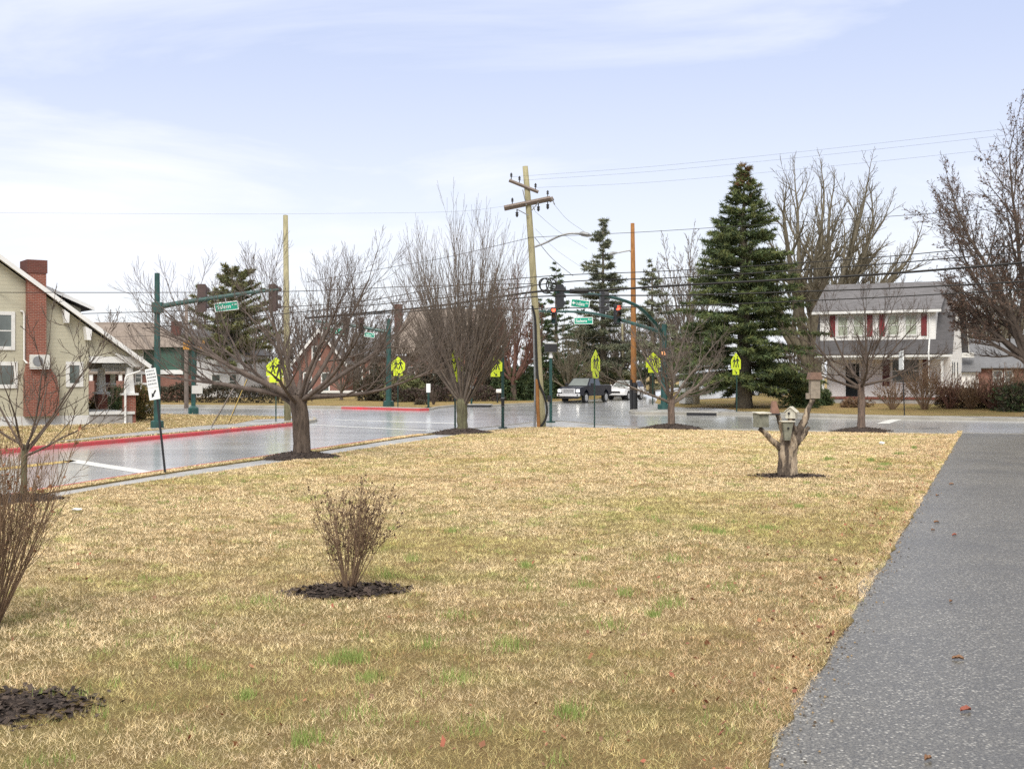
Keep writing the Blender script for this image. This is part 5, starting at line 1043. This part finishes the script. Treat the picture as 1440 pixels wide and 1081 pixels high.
    m = MB(); m.rbox(X0-.4, X0+.3, -.4, .1, .35, .75, .12); m.build('planter', 'white', t)
white_house()
def annex():
    d = 80; b = Vector(((1350-CX)/F*d, d, .5)); t = thing('shed', 'small pale shed with a bluish grey roof at the right end of the white house', 'shed', b, R(-20)); m = MB(); m.box(0, 1.15, 0, 3, -.3, 1.95); m.build('wall', 'whitesiding', t)
    rf = MB(); slab(rf, [(-.15, -.25, 1.95), (1.3, -.25, 1.95), (1.3, 1.5, 3.1), (-.15, 1.5, 3.1)], .08); slab(rf, [(-.15, 1.5, 3.1), (1.3, 1.5, 3.1), (1.3, 3.2, 1.95), (-.15, 3.2, 1.95)], .08); rf.build('roof', 'bluegreyroof', t)
    d = 98; b = Vector(((1370-CX)/F*d, d, .5)); t = thing('house', 'low brick house with a grey roof, right of the pale shed', 'house', b, R(-8)); m = MB(); m.box(-.6, 7, 0, 7, -.5, 2.3); m.build('wall', 'brickfar', t)
    rf = MB(); slab(rf, [(-1, -.4, 2.3), (7.4, -.4, 2.3), (7.4, 3.5, 4.75), (-1, 3.5, 4.75)], .1); slab(rf, [(-1, 3.5, 4.75), (7.4, 3.5, 4.75), (7.4, 7.4, 2.3), (-1, 7.4, 2.3)], .1); rf.build('roof', 'bluegreyroof', t)
    window(t, 1.5, 2.1, 1.1, 2.1, -.012); window(t, 2.4, 2.9, 1.1, 2.1, -.012)
annex()
def hip(m, x0, x1, y0, y1, z0, z1, ins, e=.5):
    a = [(x0-e, y0-e, z0), (x1+e, y0-e, z0), (x1+e, y1+e, z0), (x0-e, y1+e, z0)]; ym = (y0+y1)/2; r = [(x0+ins, ym, z1), (x1-ins, ym, z1)]
    m.add(a+r, [(0, 1, 5, 4), (1, 2, 5), (2, 3, 4, 5), (3, 0, 4), (3, 2, 1, 0)])
def far_houses():
    d = 97; s = F/d; b = Vector(((140-CX)/F*d, d, .25)); t = thing('house', 'brick and green house with a brown hipped roof, seen behind the sage bungalow', 'house', b, R(6)); X = lambda p: (p-140)/s; Z = lambda p: EYE-(p-HY)/s-.25
    m = MB(); m.box(X(40), X(252), 0, 8, -.4, Z(527)); m.build('brick_wall', 'brickfar', t); m = MB(); m.box(X(40)-.02, X(252)+.02, -.05, 8.03, Z(527)+.005, Z(486)); m.build('wall', 'greensiding', t)
    rf = MB(); hip(rf, X(60), X(255), 0, 8, Z(488), Z(450), 3.2); hip(rf, X(150), X(212), -2.0, 3, Z(492), Z(455), 1.9, .3); r = rf.build('roof', 'brownroof', t); m = MB(); m.box(X(229), X(241), 3, 4, Z(470), Z(449)); m.build('chimney', 'brickdark', r)
    m = MB(); m.box(X(120), X(255), -.13, -.06, Z(526), Z(520)); m.box(X(122), X(215), -.13, -.06, Z(541), Z(538.5)); m.build('trim_band', 'white', t)
    for a, c in ((189, 199), (180, 186)): window(t, X(a), X(c), Z(507), Z(491), -.07, 'blind')
    window(t, X(190), X(197), Z(537), Z(524), -.07, 'glass'); window(t, X(198), X(208), Z(547), Z(540), -.07, 'darkglass')
    m = MB(); m.box(X(100), X(184), -2.4, -.1, -.2, .75); m.build('porch_base', 'stone', t); rf = MB(); slab(rf, [(X(95), -2.7, Z(526)), (X(188), -2.7, Z(526)), (X(188), -.14, Z(518)), (X(95), -.14, Z(518))], .1); rf.build('porch_roof', 'brownroof', t)
    m = MB(); m.box(X(147), X(153), -.10, -.055, .8, Z(524)); m.build('door', 'darkmaroon', t); m = MB(); m.box(X(155), X(162), -.10, -.055, 1.1, Z(525)); m.build('window', 'blind', t)
    for p in (139, 178): m = MB(); m.box(X(p)-.13, X(p)+.13, -2.6, -2.34, 1.6, Z(525)); c = m.build('porch_column', 'white', t); m = MB(); m.box(X(p)-.28, X(p)+.28, -2.75, -2.2, -.3, 1.597); m.build('pier', 'brickfar', c)
    m = MB(); m.box(X(153), X(168), -5.2, -2.42, -.3, .35); m.build('steps', 'stone', t)
    d = 112; s = F/d; b = Vector(((225-CX)/F*d, d, .25)); t = thing('house', 'white house with a grey roof, seen through the branches of the spreading tree', 'house', b, R(-4)); X = lambda p: (p-225)/s; Z = lambda p: EYE-(p-HY)/s-.25
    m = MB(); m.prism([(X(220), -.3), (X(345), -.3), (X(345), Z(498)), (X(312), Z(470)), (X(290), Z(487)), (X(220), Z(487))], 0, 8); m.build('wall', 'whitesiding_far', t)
    rf = MB(); slab(rf, [(X(215), -.4, Z(489)), (X(300), -.4, Z(489)), (X(300), 4, Z(462)), (X(215), 4, Z(462))], .1); slab(rf, [(X(312), -.5, Z(468)), (X(350), -.5, Z(500)), (X(350), 8.4, Z(500)), (X(312), 8.4, Z(468))], .12); slab(rf, [(X(312), -.5, Z(468)), (X(285), -.5, Z(490)), (X(285), 8.4, Z(490)), (X(312), 8.4, Z(468))], .12); rf.build('roof', 'greyroof', t)
    for a, c, z0, z1 in ((235, 243, 545, 526), (258, 266, 545, 526), (305, 314, 505, 490), (300, 311, 545, 527), (325, 334, 545, 527), (277, 283, 498, 489)): window(t, X(a), X(c), Z(z0), Z(z1), -.02, 'glass', fw=.08)
    d = 118; s = F/d; b = Vector(((449-CX)/F*d, d, .25)); t = thing('house', 'brick house with a white edged front gable, behind the branches of the spreading tree', 'house', b, R(3)); X = lambda p: (p-449)/s; Z = lambda p: EYE-(p-HY)/s-.25
    m = MB(); m.prism([(X(412), -.3), (X(486), -.3), (X(486), Z(512)), (X(449), Z(466)), (X(412), Z(512))], 0, 9); m.build('wall', 'brickfar', t)
    rf = MB(); slab(rf, [(X(449), -.5, Z(464.5)), (X(488), -.5, Z(513)), (X(488), 9, Z(513)), (X(449), 9, Z(464.5))], .15); slab(rf, [(X(449), -.5, Z(464.5)), (X(410), -.5, Z(513)), (X(410), 9, Z(513)), (X(449), 9, Z(464.5))], .15); rf.build('roof', 'greyroof', t)
    m = MB()
    for sg in (1, -1): m.prism([(0, Z(464)+.18), (sg*X(489), Z(514)+.1), (sg*X(489), Z(514)-.25), (0, Z(464)-.22)], -.6, -.53)
    m.build('bargeboard', 'white', t)
    for a, c, z0, z1 in ((440, 449, 505, 488), (453, 462, 550, 525), (428, 437, 550, 525)): window(t, X(a), X(c), Z(z0), Z(z1), -.02, 'glass', fw=.12)
    m = MB(); m.box(X(412), X(520), -2.2, -.1, Z(552), Z(549)); m.build('porch_floor', 'trim', t)
    d = 140; s = F/d; b = Vector(((560-CX)/F*d, d, .25)); t = thing('house', 'large brown roofed brick building behind the vase shaped tree', 'building', b, R(-5)); X = lambda p: (p-560)/s; Z = lambda p: EYE-(p-HY)/s-.25
    m = MB(); m.box(X(490), X(700), 0, 12, -.3, Z(500)); m.build('wall', 'brickfar', t); rf = MB(); slab(rf, [(X(545), -.5, Z(498)), (X(705), -.5, Z(498)), (X(700), 6, Z(432)), (X(566), 6, Z(432))], .15); slab(rf, [(X(566), 6, Z(432)), (X(700), 6, Z(432)), (X(705), 12.5, Z(498)), (X(545), 12.5, Z(498))], .15); r = rf.build('roof', 'brownroof', t)
    rf = MB(); slab(rf, [(X(485), -.6, Z(502)), (X(548), -.6, Z(502)), (X(548), 3, Z(470)), (X(485), 3, Z(470))], .12); rf.build('lower_roof', 'greyroof', t)
    m = MB(); m.box(X(543), X(553), 5, 6.2, Z(470), Z(424)); m.build('chimney', 'brickdark', r)
    for a in (500, 520, 575, 610, 650): window(t, X(a), X(a+8), Z(540), Z(517), -.02, 'glass', fw=.12)
far_houses()
# ---------------------------------------------------------------- background plants
PINE = [(.09, .125, .05), (.125, .155, .055), (.055, .08, .036), (.165, .185, .065)]; GREYPINE = [(.15, .17, .11), (.19, .20, .12), (.10, .12, .08), (.22, .22, .14)]; YEW = [(.045, .075, .032), (.07, .105, .042), (.10, .13, .05)]
YELLOWBUSH = [(.20, .15, .045), (.13, .12, .035), (.28, .20, .07), (.08, .09, .03)]; DARKHEDGE = [(.07, .06, .04), (.10, .075, .05), (.055, .055, .035)]; OLIVE = [(.18, .19, .08), (.23, .22, .10), (.12, .14, .055)]; RUSSET = [(.20, .12, .07), (.26, .17, .10), (.14, .085, .055)]
def gd(px_, d): x = (px_-CX)/F*d; return gz(x, d)
p = gd(1046, 71.5); conifer('spruce_tree', 'big dark green spruce with a rusty tip, beside the white house', p, 14.2, 4.6, PINE, 5, whorl=.33, base=.10, needle=.27, width=.055, per=13, m=14, droop=.22, gap=.16, power=.88, top_brown=True, trunk_r=.5, barkm='bark2', irr=.42)
conifer('pine_tree', 'tall thin grey green conifer behind the signals', gd(848, 118), 17.0, 4.6, GREYPINE, 7, whorl=.62, base=.12, needle=.36, width=.09, per=8, m=9, droop=.25, gap=.2, irr=.45, power=.7)
conifer('pine_tree', 'grey green conifer right of the brown pole, left of the spruce', gd(917, 114), 12.4, 4.0, GREYPINE, 9, whorl=.6, base=.1, needle=.34, width=.09, per=8, m=9, droop=.25, gap=.2, irr=.4)
conifer('pine_tree', 'dark conifer right behind the leaning pole top cables', gd(782, 112), 12.6, 3.2, YEW, 12, whorl=.7, base=.05, needle=.24, width=.08, per=8, m=8, droop=.2, gap=.15)
conifer('pine_tree', 'broad olive green pine behind the left signal arm', gd(327, 112), 11.6, 4.2, OLIVE, 15, whorl=.55, base=.3, needle=.36, width=.09, per=10, m=11, droop=-.05, gap=.1, power=.45, irr=.3)
conifer('pine_tree', 'dark green conifer between the leaning pole and the vase tree', gd(762, 108), 8.6, 3.2, YEW, 17, whorl=.6, base=.02, needle=.24, width=.08, per=9, m=9, droop=.15, gap=.1, power=.7)
conifer('pine_tree', 'dark green conifer left of the white car and behind the crossing sign', gd(822, 122), 9.5, 3.6, YEW, 19, whorl=.65, base=.02, needle=.24, width=.08, per=9, m=8, droop=.2, gap=.14, power=.7)
def bigtree(name, label, loc, seed, H, r, limbs, forkh, S2=None, barkm='barkgreen', twigm='twigolive', rmin=.012, kids=((5, 7), (4, 6), (3, 5)), up=(.05, .06, .06, .05), scale=1, group=None, rz=0):
    rr = random.Random(seed); tr, top = trunk_tube(forkh, r, r*.85, (0, 0), rr); cr = MB()
    S = dict(seg=[8, 6, 4, 3], wander=[.08, .13, .16, .16], up=list(up), tip=[.25, .3, .4, .5], rmin=rmin, kids=list(kids), start=[.25, .2, .2], ang=[(18, 45), (20, 50), (20, 48)], ratio=[(.36, .58), (.4, .6), (.45, .65)], taper=.45, minz=-.1)
    for az, el, L in limbs:
        a, e = R(az), R(el); d = Vector((math.cos(a)*math.cos(e), math.sin(a)*math.cos(e), math.sin(e))); grow(rr, cr, top-Vector((0, 0, rr.uniform(0, forkh*.25)))+Vector((math.cos(a), math.sin(a), 0))*r*.4, d, L*scale, r*rr.uniform(.42, .6), 0, S)
    return finish_tree(name, label, loc, tr, cr, barkm, twigm, group, rz)
bigtree('bare_tree', 'huge bare tree with many rising greenish limbs, behind the left end of the white house', gd(1143, 92), 4, 17, .75, [(180, 58, 8.5), (150, 76, 11.8), (20, 80, 12.2), (0, 66, 11.4), (8, 50, 10.8), (-20, 38, 9.8), (90, 60, 9.5), (-90, 62, 9), (200, 74, 10.5), (40, 72, 11.6), (-5, 30, 8.2), (4, 60, 10.8), (170, 44, 6.8), (-10, 74, 11.8), (60, 48, 8), (-60, 50, 8)], 3.2, rmin=.013, kids=((6, 8), (5, 6), (3, 5)))
# the tree at the right edge still carries brown seed clusters
def seed_tree():
    b = gd(1452, 58); rr = random.Random(6); tr, top = trunk_tube(3.0, .34, .26, (-.2, 0), rr); cr = MB()
    S = dict(seg=[7, 5, 4, 3], wander=[.11, .16, .18, .18], up=[.05, .05, .05, .04], tip=[.25, .3, .4, .5], rmin=.008, kids=[(8, 10), (6, 9), (5, 7)], start=[.22, .2, .2], ang=[(22, 50), (24, 52), (20, 48)], ratio=[(.38, .58), (.4, .6), (.45, .65)], taper=.4, minz=-.15)
    for az, el, L in ((178, 38, 4.0), (165, 55, 6.4), (190, 66, 7.8), (120, 62, 7.2), (80, 72, 8.6), (20, 60, 7.0), (-30, 45, 6.0), (-100, 55, 6.2), (175, 24, 3.2), (0, 30, 5), (140, 40, 4.3), (210, 48, 4.4), (200, 80, 8.8)):
        a, e = R(az), R(el); d = Vector((math.cos(a)*math.cos(e), math.sin(a)*math.cos(e), math.sin(e))); grow(rr, cr, top-Vector((0, 0, rr.uniform(-.1, .5))), d, L, .26*rr.uniform(.4, .6), 0, S)
    t = finish_tree('bare_tree', 'tree at the right edge holding brown seed clusters on its twigs', b, tr, cr, 'stump', 'twigdark')
    vs = np.array(cr.v); vs = vs[(vs[:, 2] > 3.6)]; i = FR.integers(0, len(vs), 9000); vs = vs[i]; d = FR.normal(size=vs.shape); d[:, 2] -= .5; d /= np.linalg.norm(d, axis=1, keepdims=True)
    V, Fc, C = sprays(vs, d, np.full(len(vs), .10), 4, .085, .045, tints(len(vs), [(.13, .08, .055), (.17, .105, .075), (.09, .055, .042)]), .8); np_mesh('seed_clusters', V, Fc, 'leaf', t, C)
seed_tree()
# one mother tree for each look, then copies at their own size and turn
def stock(seed, twigm, barkm, up, spread, H=10, dens=1):
    L = [(az, rrr, l) for az, rrr, l in spread]
    return bigtree('bare_tree', 'bare tree', Vector((0, 0, 0)), seed, H, .28, L, 1.7, rmin=.016, barkm=barkm, twigm=twigm, up=up, kids=((6, 8), (4, 6), (3, 4)))
RD = [(0, 58, 5.2), (60, 66, 6), (120, 55, 5.4), (180, 60, 5.6), (240, 68, 6.2), (300, 56, 5), (30, 82, 7), (200, 80, 6.8), (90, 35, 4), (270, 35, 4), (0, 32, 4), (180, 30, 4)]
mothers = dict(grey=stock(31, 'twigfar', 'barkgreen', (.04, .05, .05, .05), RD), brown=stock(32, 'twigbrown', 'bark1', (.05, .06, .06, .05), RD), red=stock(33, 'twigred', 'bark1', (.12, .1, .1, .08), RD), olive=stock(35, 'twigolive', 'barkgreen', (.04, .05, .05, .05), RD))
used = set(); FARG = 'bare trees in the background'
def far_tree(kind, px_, d, top, wscale, label, rz):
    m = mothers[kind]; o = m if kind not in used else copy_tree(m); used.add(kind)
    b = gd(px_, d); h = EYE-(top-HY)/F*d-b.z; k = h/9.2; o.location = b; o.scale = (k*wscale, k*wscale, k); o.rotation_euler = (0, 0, rz); o['label'] = label; o['group'] = FARG
for i, a in enumerate([('brown', 300, 128, 418, 1.1, 'brown bare tree rising behind the white house on the left'), ('grey', 362, 122, 440, 1.2, 'grey bare tree behind the left signal arm tip'), ('brown', 425, 124, 436, 1.1, 'brown bare tree behind the pale utility pole'), ('grey', 500, 130, 432, 1.2, 'grey bare tree behind the far signal arm'),
    ('brown', 560, 126, 452, 1.2, 'low brown bare tree left of the vase tree'), ('red', 722, 98, 404, .95, 'reddish brown bare tree right behind the vase tree'), ('red', 690, 104, 440, 1.1, 'lower reddish bare tree behind the crown of the vase tree'), ('grey', 620, 128, 440, 1.2, 'grey bare tree hidden behind the vase tree'), ('olive', 800, 104, 468, 1.1, 'olive grey bare tree above the dark pickup'),
    ('grey', 842, 128, 452, 1.3, 'grey bare tree behind the white car'), ('olive', 872, 132, 440, 1.1, 'olive bare tree behind the brown pole'), ('grey', 905, 128, 448, 1.2, 'grey bare tree right of the brown pole'), ('brown', 938, 122, 452, 1.2, 'brown bare tree behind the green corner signal pole'), ('brown', 968, 130, 440, 1.1, 'brown bare tree at the left side of the spruce'), ('grey', 968, 118, 352, .7, 'slender bare tree rising past the left side of the spruce'),
    ('grey', 1385, 118, 410, 1.0, 'grey bare tree behind the shed right of the white house'), ('olive', 1410, 112, 385, .9, 'olive bare tree behind the brick house on the right'), ('grey', 1440, 122, 400, 1.0, 'grey bare tree at the right edge, behind the seed bearing tree'), ('brown', 1360, 130, 425, 1.0, 'brown bare tree just right of the white house roof'), ('brown', 1120, 96, 470, 1.1, 'brown bare tree between the spruce and the white house'), ('brown', 150, 130, 452, 1.0, 'far bare tree behind the porch of the sage bungalow'), ('brown', 480, 100, 490, 1.1, 'small brown bare tree behind the far crossing sign'), ('grey', 590, 100, 500, 1.1, 'small grey bare tree across the road, left of the vase tree'), ('grey', 236, 132, 446, 1.0, 'grey bare tree behind the left green signal pole')]):
    far_tree(*a, rz=i*1.37)
# bushes and hedges
bush('evergreen_shrub', 'dark round evergreen left of the porch column of the sage bungalow', gd(134, 61.5), (.55, .6, 1.55), YELLOWBUSH, 3, 900, 10, .09, .035); bush('evergreen_shrub', 'dark green evergreen seen through the porch of the sage bungalow', gd(163, 66), (.75, .7, 2.0), YEW, 4, 1200, 12, .09, .035); bush('evergreen_shrub', 'yellow and green bush beside the brick porch column', gd(196, 60.5), (.95, .9, 2.1), YELLOWBUSH, 5, 2000, 16, .09, .04)
hedge('hedge', 'long dark clipped hedge in front of the white house on the left', gd(215, 92), gd(432, 88), 1.3, 1.4, DARKHEDGE, 2, 4200); hedge('hedge', 'dark leafless hedge across the road behind the vase tree', gd(545, 92), gd(705, 96), 1.1, 1.6, [(.11, .075, .065), (.08, .055, .05), (.09, .08, .05)], 3, 3200)
EG = 'dark evergreen bushes across the road'
for x, d, r, pal, s, l in ((722, 99, (2.4, 2, 3.4), YEW, 6, 'dark evergreen bush left of the leaning pole'), (752, 101, (2.3, 2, 3.8), YEW, 7, 'dark evergreen bush right behind the leaning pole'), (786, 108, (2.6, 2, 4.4), YEW, 8, 'dark evergreen bush behind the hood of the pickup'), (826, 118, (3, 2, 3.6), OLIVE, 9, 'olive evergreen bush behind the pickup cab'), (866, 126, (2.8, 2, 3.2), OLIVE, 10, 'olive evergreen bush behind the white car'), (568, 95, (1.8, 1.5, 2.6), OLIVE, 12, 'olive bush behind the far crossing sign'), (600, 97, (2.2, 1.8, 3.0), DARKHEDGE, 13, 'brown green bush left of the vase tree trunk'), (530, 97, (1.8, 1.6, 3.0), DARKHEDGE, 14, 'brown green bush left of the far green pole'), (696, 101, (2.0, 1.6, 3.0), DARKHEDGE, 15, 'brown bush behind the lime sign on the push button pole')):
    bush('evergreen_bush', l, gd(x, d), r, pal, s, 1500, 18, .22, .09, 7, group=EG, sl=.3)
bush('evergreen_shrub', 'spreading green juniper left of the porch steps of the white house', gd(1124, 71), (1.5, 1.2, 2.1), YEW+PINE, 16, 1900, 18, .16, .05); bush('evergreen_shrub', 'dark green shrub behind the tall bird house', gd(1153, 73), (.8, .8, 1.3), YEW, 18, 900, 10, .14, .05)
RG = 'brown shrubs in front of the white house'
for x, d, h, n, l, tw in ((1300, 67.5, 2.6, 46, 'large bare tan shrub in front of the porch of the white house', 'shrubwood'), (1255, 68, 1.7, 30, 'small tan shrub below the porch of the white house', 'shrubwood'), (1335, 68, 2.0, 40, 'brown shrub at the right corner of the white house', 'twigred'), (1365, 67.5, 1.9, 44, 'brown shrub in front of the pale shed', 'shrubwood'), (1395, 67, 2.1, 44, 'brown shrub right of the pale shed', 'twigred'), (1425, 66.5, 2.5, 46, 'dense brown shrub at the right edge across the road', 'shrubwood')):
    stems_shrub('brown_shrub', l, gd(x, d), h, 1.0, int(x), n, tw, .022, ((3, 5), (2, 3)), maxang=52, group=RG, rmin=.009, buds=420, budpal=RUSSET)
for x, d, l in ((1350, 68.5, 'low russet hedge of dry leaves in front of the pale shed'),): hedge('hedge', l, gd(1318, 69), gd(1470, 68), 1.0, 1.3, RUSSET+DARKHEDGE, 5, 3600)
bush('evergreen_shrub', 'dark green shrub at the right edge across the road', gd(1432, 65.5), (1.7, 1.2, 2.0), YEW+DARKHEDGE, 21, 1700, 14, .14, .05); bush('evergreen_shrub', 'low dry brown groundcover mound by the porch steps', gd(1205, 70.5), (1.1, .6, .6), RUSSET, 22, 500, 8, .1, .04)
b = gd(609.5, 84); rr_ = random.Random(3); stems_shrub('small_shrub', 'small bare shrub on the lawn across the road, left of the vase tree', b, 1.2, .4, 5, 16, 'twigdark', .03, ((2, 3), (2, 2)), maxang=25, rmin=.012)
for x, l in ((587, 'low dark tuft on the far lawn, left one of two'), (595, 'low dark tuft on the far lawn, right one of two')): bush('small_shrub', l, gd(x, 84), (.3, .3, .3), DARKHEDGE, x, 120, 4, .08, .04)

# ---------------------------------------------------------------- grass, weeds, fallen leaves
def do_grass():
    q = np.random.default_rng(77); N = 2300000; d = 5.6+q.random(N)*(57-5.6); x = (q.random(N)*2-1)*(.47*d+1.2)
    P = [(p.x, p.y) for p in lawn_poly]; k = inpoly(x, d, P)
    ex = (x-DRV_P.x)*DRV_N.x+(d-DRV_P.y)*DRV_N.y; k &= ex < -.02-.10*q.random(N)*(q.random(N) < .5)
    x, d = x[k], d[k]
    br = lambda a, c: np.clip(1.3-np.abs((a-DRV_P.x)*DRV_N.x+(c-DRV_P.y)*DRV_N.y)/1.9, 0, 1)*np.clip(fbm(a*1.3, c*1.3, 4)*2.6-.4, 0, 1)
    blades('lawn_grass', 'straw coloured winter grass with green patches covering the corner lawn', x, d, q, 1, 50, brown=br)
    # ragged lip over the driveway edge
    n = 34000; s = 2+q.random(n)**1.6*46; off = -.13+.17*q.random(n); gx = DRV_P.x+DRV_D.x*(s-DRV_P.y)/DRV_D.y+DRV_N.x*off*fbm(s*1.4, s*0, 8)*2; gy = s+DRV_N.y*off; k = gy > 5
    blades('lawn_edge_grass', 'dry grass fringe hanging over the driveway edge', gx[k], gy[k], q, .85, 51, brown=br)
    # verge and the other lawns
    vx = [near_kerb[i] for i in range(0, 24)]; n = 24000; i = q.integers(0, len(vx)-1, n); f = q.random(n); A = np.array([p[:2] for p in vx]); a, b = A[i], A[i+1]; c = a+(b-a)*f[:, None]; t = b-a; t /= np.linalg.norm(t, axis=1, keepdims=True); o = .27+.38*q.random((n, 1)); c = c+np.stack([t[:, 1], -t[:, 0]], 1)*o
    blades('verge_grass', 'dry grass on the narrow verge along the near kerb', c[:, 0], c[:, 1], q, .9, 52)
    n = 60000; y = 36+q.random(n)*34; x = -.45*y+q.random(n)*(.45*y-8); B = [(p.x, p.y) for p in block_b]; k = inpoly(x, y, B) & ~inpoly(x, y, [(p.x, p.y) for p in bw]); x, y = x[k], y[k]
    hp = g(124.5, 596.2); c_, s_ = math.cos(R(35)), math.sin(R(35)); u = (x-hp.x)*c_+(y-hp.y)*s_; w = -(x-hp.x)*s_+(y-hp.y)*c_; k = ~((u < 2.2) & (w > -.1) & (w < 9.6) & (u > -10.2)); blades('west_lawn_grass', 'dry grass in front of the sage bungalow', x[k], y[k], q, 1.1, 53)
    # weeds: tufts of green
    T = [(505, 1010), (430, 1050), (345, 985), (255, 942), (470, 935), (600, 915), (820, 828), (880, 840), (920, 870), (1125, 715), (1080, 745), (985, 748), (1010, 752), (1150, 700), (945, 790), (1165, 648), (1285, 632), (1265, 640), (1225, 650), (1245, 655), (860, 885), (1240, 662), (740, 800), (635, 750), (580, 792), (545, 815), (365, 850), (640, 960), (715, 915), (1090, 700), (1260, 720), (660, 1030), (520, 960), (805, 1010), (940, 855), (1020, 830), (740, 830), (640, 870), (490, 930), (455, 940), (500, 935)]
    X = []; Y = []; H = []
    for px_, py in T:
        p = g(px_, py); m = int(q.integers(45, 120)); r = q.uniform(.03, .10); X += list(p.x+q.normal(size=m)*r*1.2); Y += list(p.y+q.normal(size=m)*r*1.5); H += [q.uniform(.07, .13)]*m
    for _ in range(320):
        dd = 6+30*q.random()**1.3; xx = (q.random()*2-1)*.44*dd
        if not inpoly(np.array([xx]), np.array([dd]), P)[0]: continue
        m = int(q.integers(8, 22)); X += list(xx+q.normal(size=m)*.05); Y += list(dd+q.normal(size=m)*.06); H += [q.uniform(.05, .10)]*m
    X, Y, H = map(np.array, (X, Y, H)); n = len(X); a = q.random(n)*6.283; th = R(5)+R(38)*q.random(n); h = H*(.6+.6*q.random(n)); w = np.maximum(.005, Y*.0004); z = zl_np(X, Y)+.02
    V = np.empty((n, 3, 3)); V[:, 0] = np.stack([X-w/2, Y, z], 1); V[:, 1] = np.stack([X+w/2, Y, z], 1); V[:, 2] = np.stack([X+np.cos(a)*np.sin(th)*h, Y+np.sin(a)*np.sin(th)*h, z+h*np.cos(th)], 1)
    c = np.array([(.20, .29, .065)])*(1-q.random((n, 1))*.5)+np.array([(.14, .13, .06)])*q.random((n, 1))
    o = np_mesh('weed_tufts', V.reshape(-1, 3), np.arange(n*3).reshape(n, 3), 'grass', None, np.repeat(c, 3, 0)); o['kind'] = 'stuff'; o['label'] = 'bright green weed tufts scattered through the straw coloured lawn'; o['category'] = 'weeds'
    # crumbs of soil, grass and stone broken off along the driveway edge
    n = 2600; s = 5.6+q.random(n)**1.5*34; off = np.abs(q.normal(size=n))*.13-.06; ex = DRV_P.x+DRV_D.x*(s-DRV_P.y)/DRV_D.y+DRV_N.x*off; ey = s+DRV_N.y*off; sz = .004+.012*q.random(n)**3; a = q.random(n)*6.283; z = zl_np(ex, ey)+.011
    u = np.stack([np.cos(a)*sz, np.sin(a)*sz, 0*a], 1); v = np.stack([-np.sin(a)*sz*.7, np.cos(a)*sz*.7, 0*a], 1); C0 = np.stack([ex, ey, z], 1); up = np.stack([0*a, 0*a, sz*.8], 1)
    V = np.stack([C0-u-v, C0+u-v, C0+v, C0+up], 1).reshape(-1, 3); b4_ = np.arange(n)*4; Fc = np.concatenate([np.stack([b4_, b4_+1, b4_+3], 1), np.stack([b4_+1, b4_+2, b4_+3], 1), np.stack([b4_+2, b4_, b4_+3], 1)])
    pal = np.array([(.10, .07, .045), (.30, .21, .11), (.06, .05, .04), (.24, .22, .19)]); c = pal[q.integers(0, 4, n)]
    o = np_mesh('edge_debris', V, Fc, 'leaf', None, np.repeat(c, 4, 0)); o['kind'] = 'stuff'; o['label'] = 'soil crumbs and grit along the driveway edge'; o['category'] = 'debris'
    # dead leaves caught in the turf
    n = 2600; dd = 6+q.random(n)*34; xx = (q.random(n)*2-1)*.46*dd; near = q.random(n) < .5; s = 6+q.random(n)*32; off = -q.random(n)**1.9*2.2; xx[near] = (DRV_P.x+DRV_D.x*(s-DRV_P.y)/DRV_D.y+DRV_N.x*off)[near]; dd[near] = (s+DRV_N.y*off)[near]
    k = inpoly(xx, dd, P) & ((fbm(xx*.9, dd*.9, 61) > .5) | near); xx, dd = xx[k], dd[k]; n = len(xx); sz = .010+.022*q.random(n)**2; a = q.random(n)*6.283; til = q.normal(size=(n, 2))*.5; z = zl_np(xx, dd)+.03+.02*q.random(n)
    u = np.stack([np.cos(a)*sz, np.sin(a)*sz, til[:, 0]*sz], 1); v = np.stack([-np.sin(a)*sz*.6, np.cos(a)*sz*.6, til[:, 1]*sz], 1); C0 = np.stack([xx, dd, z], 1)
    V = np.stack([C0-u, C0-v*.9+u*.1, C0+u, C0+v+u*.1], 1).reshape(-1, 3); pal = np.array([(.30, .10, .06), (.25, .11, .06), (.20, .11, .065), (.33, .16, .08)]); c = pal[q.integers(0, 4, n)]*(.7+.5*q.random((n, 1)))
    o = np_mesh('leaf_litter', V, np.arange(n*4).reshape(n, 4), 'leaf', None, np.repeat(c, 4, 0)); o['kind'] = 'stuff'; o['label'] = 'small reddish brown dead leaves caught in the lawn'; o['category'] = 'leaf litter'
do_grass()
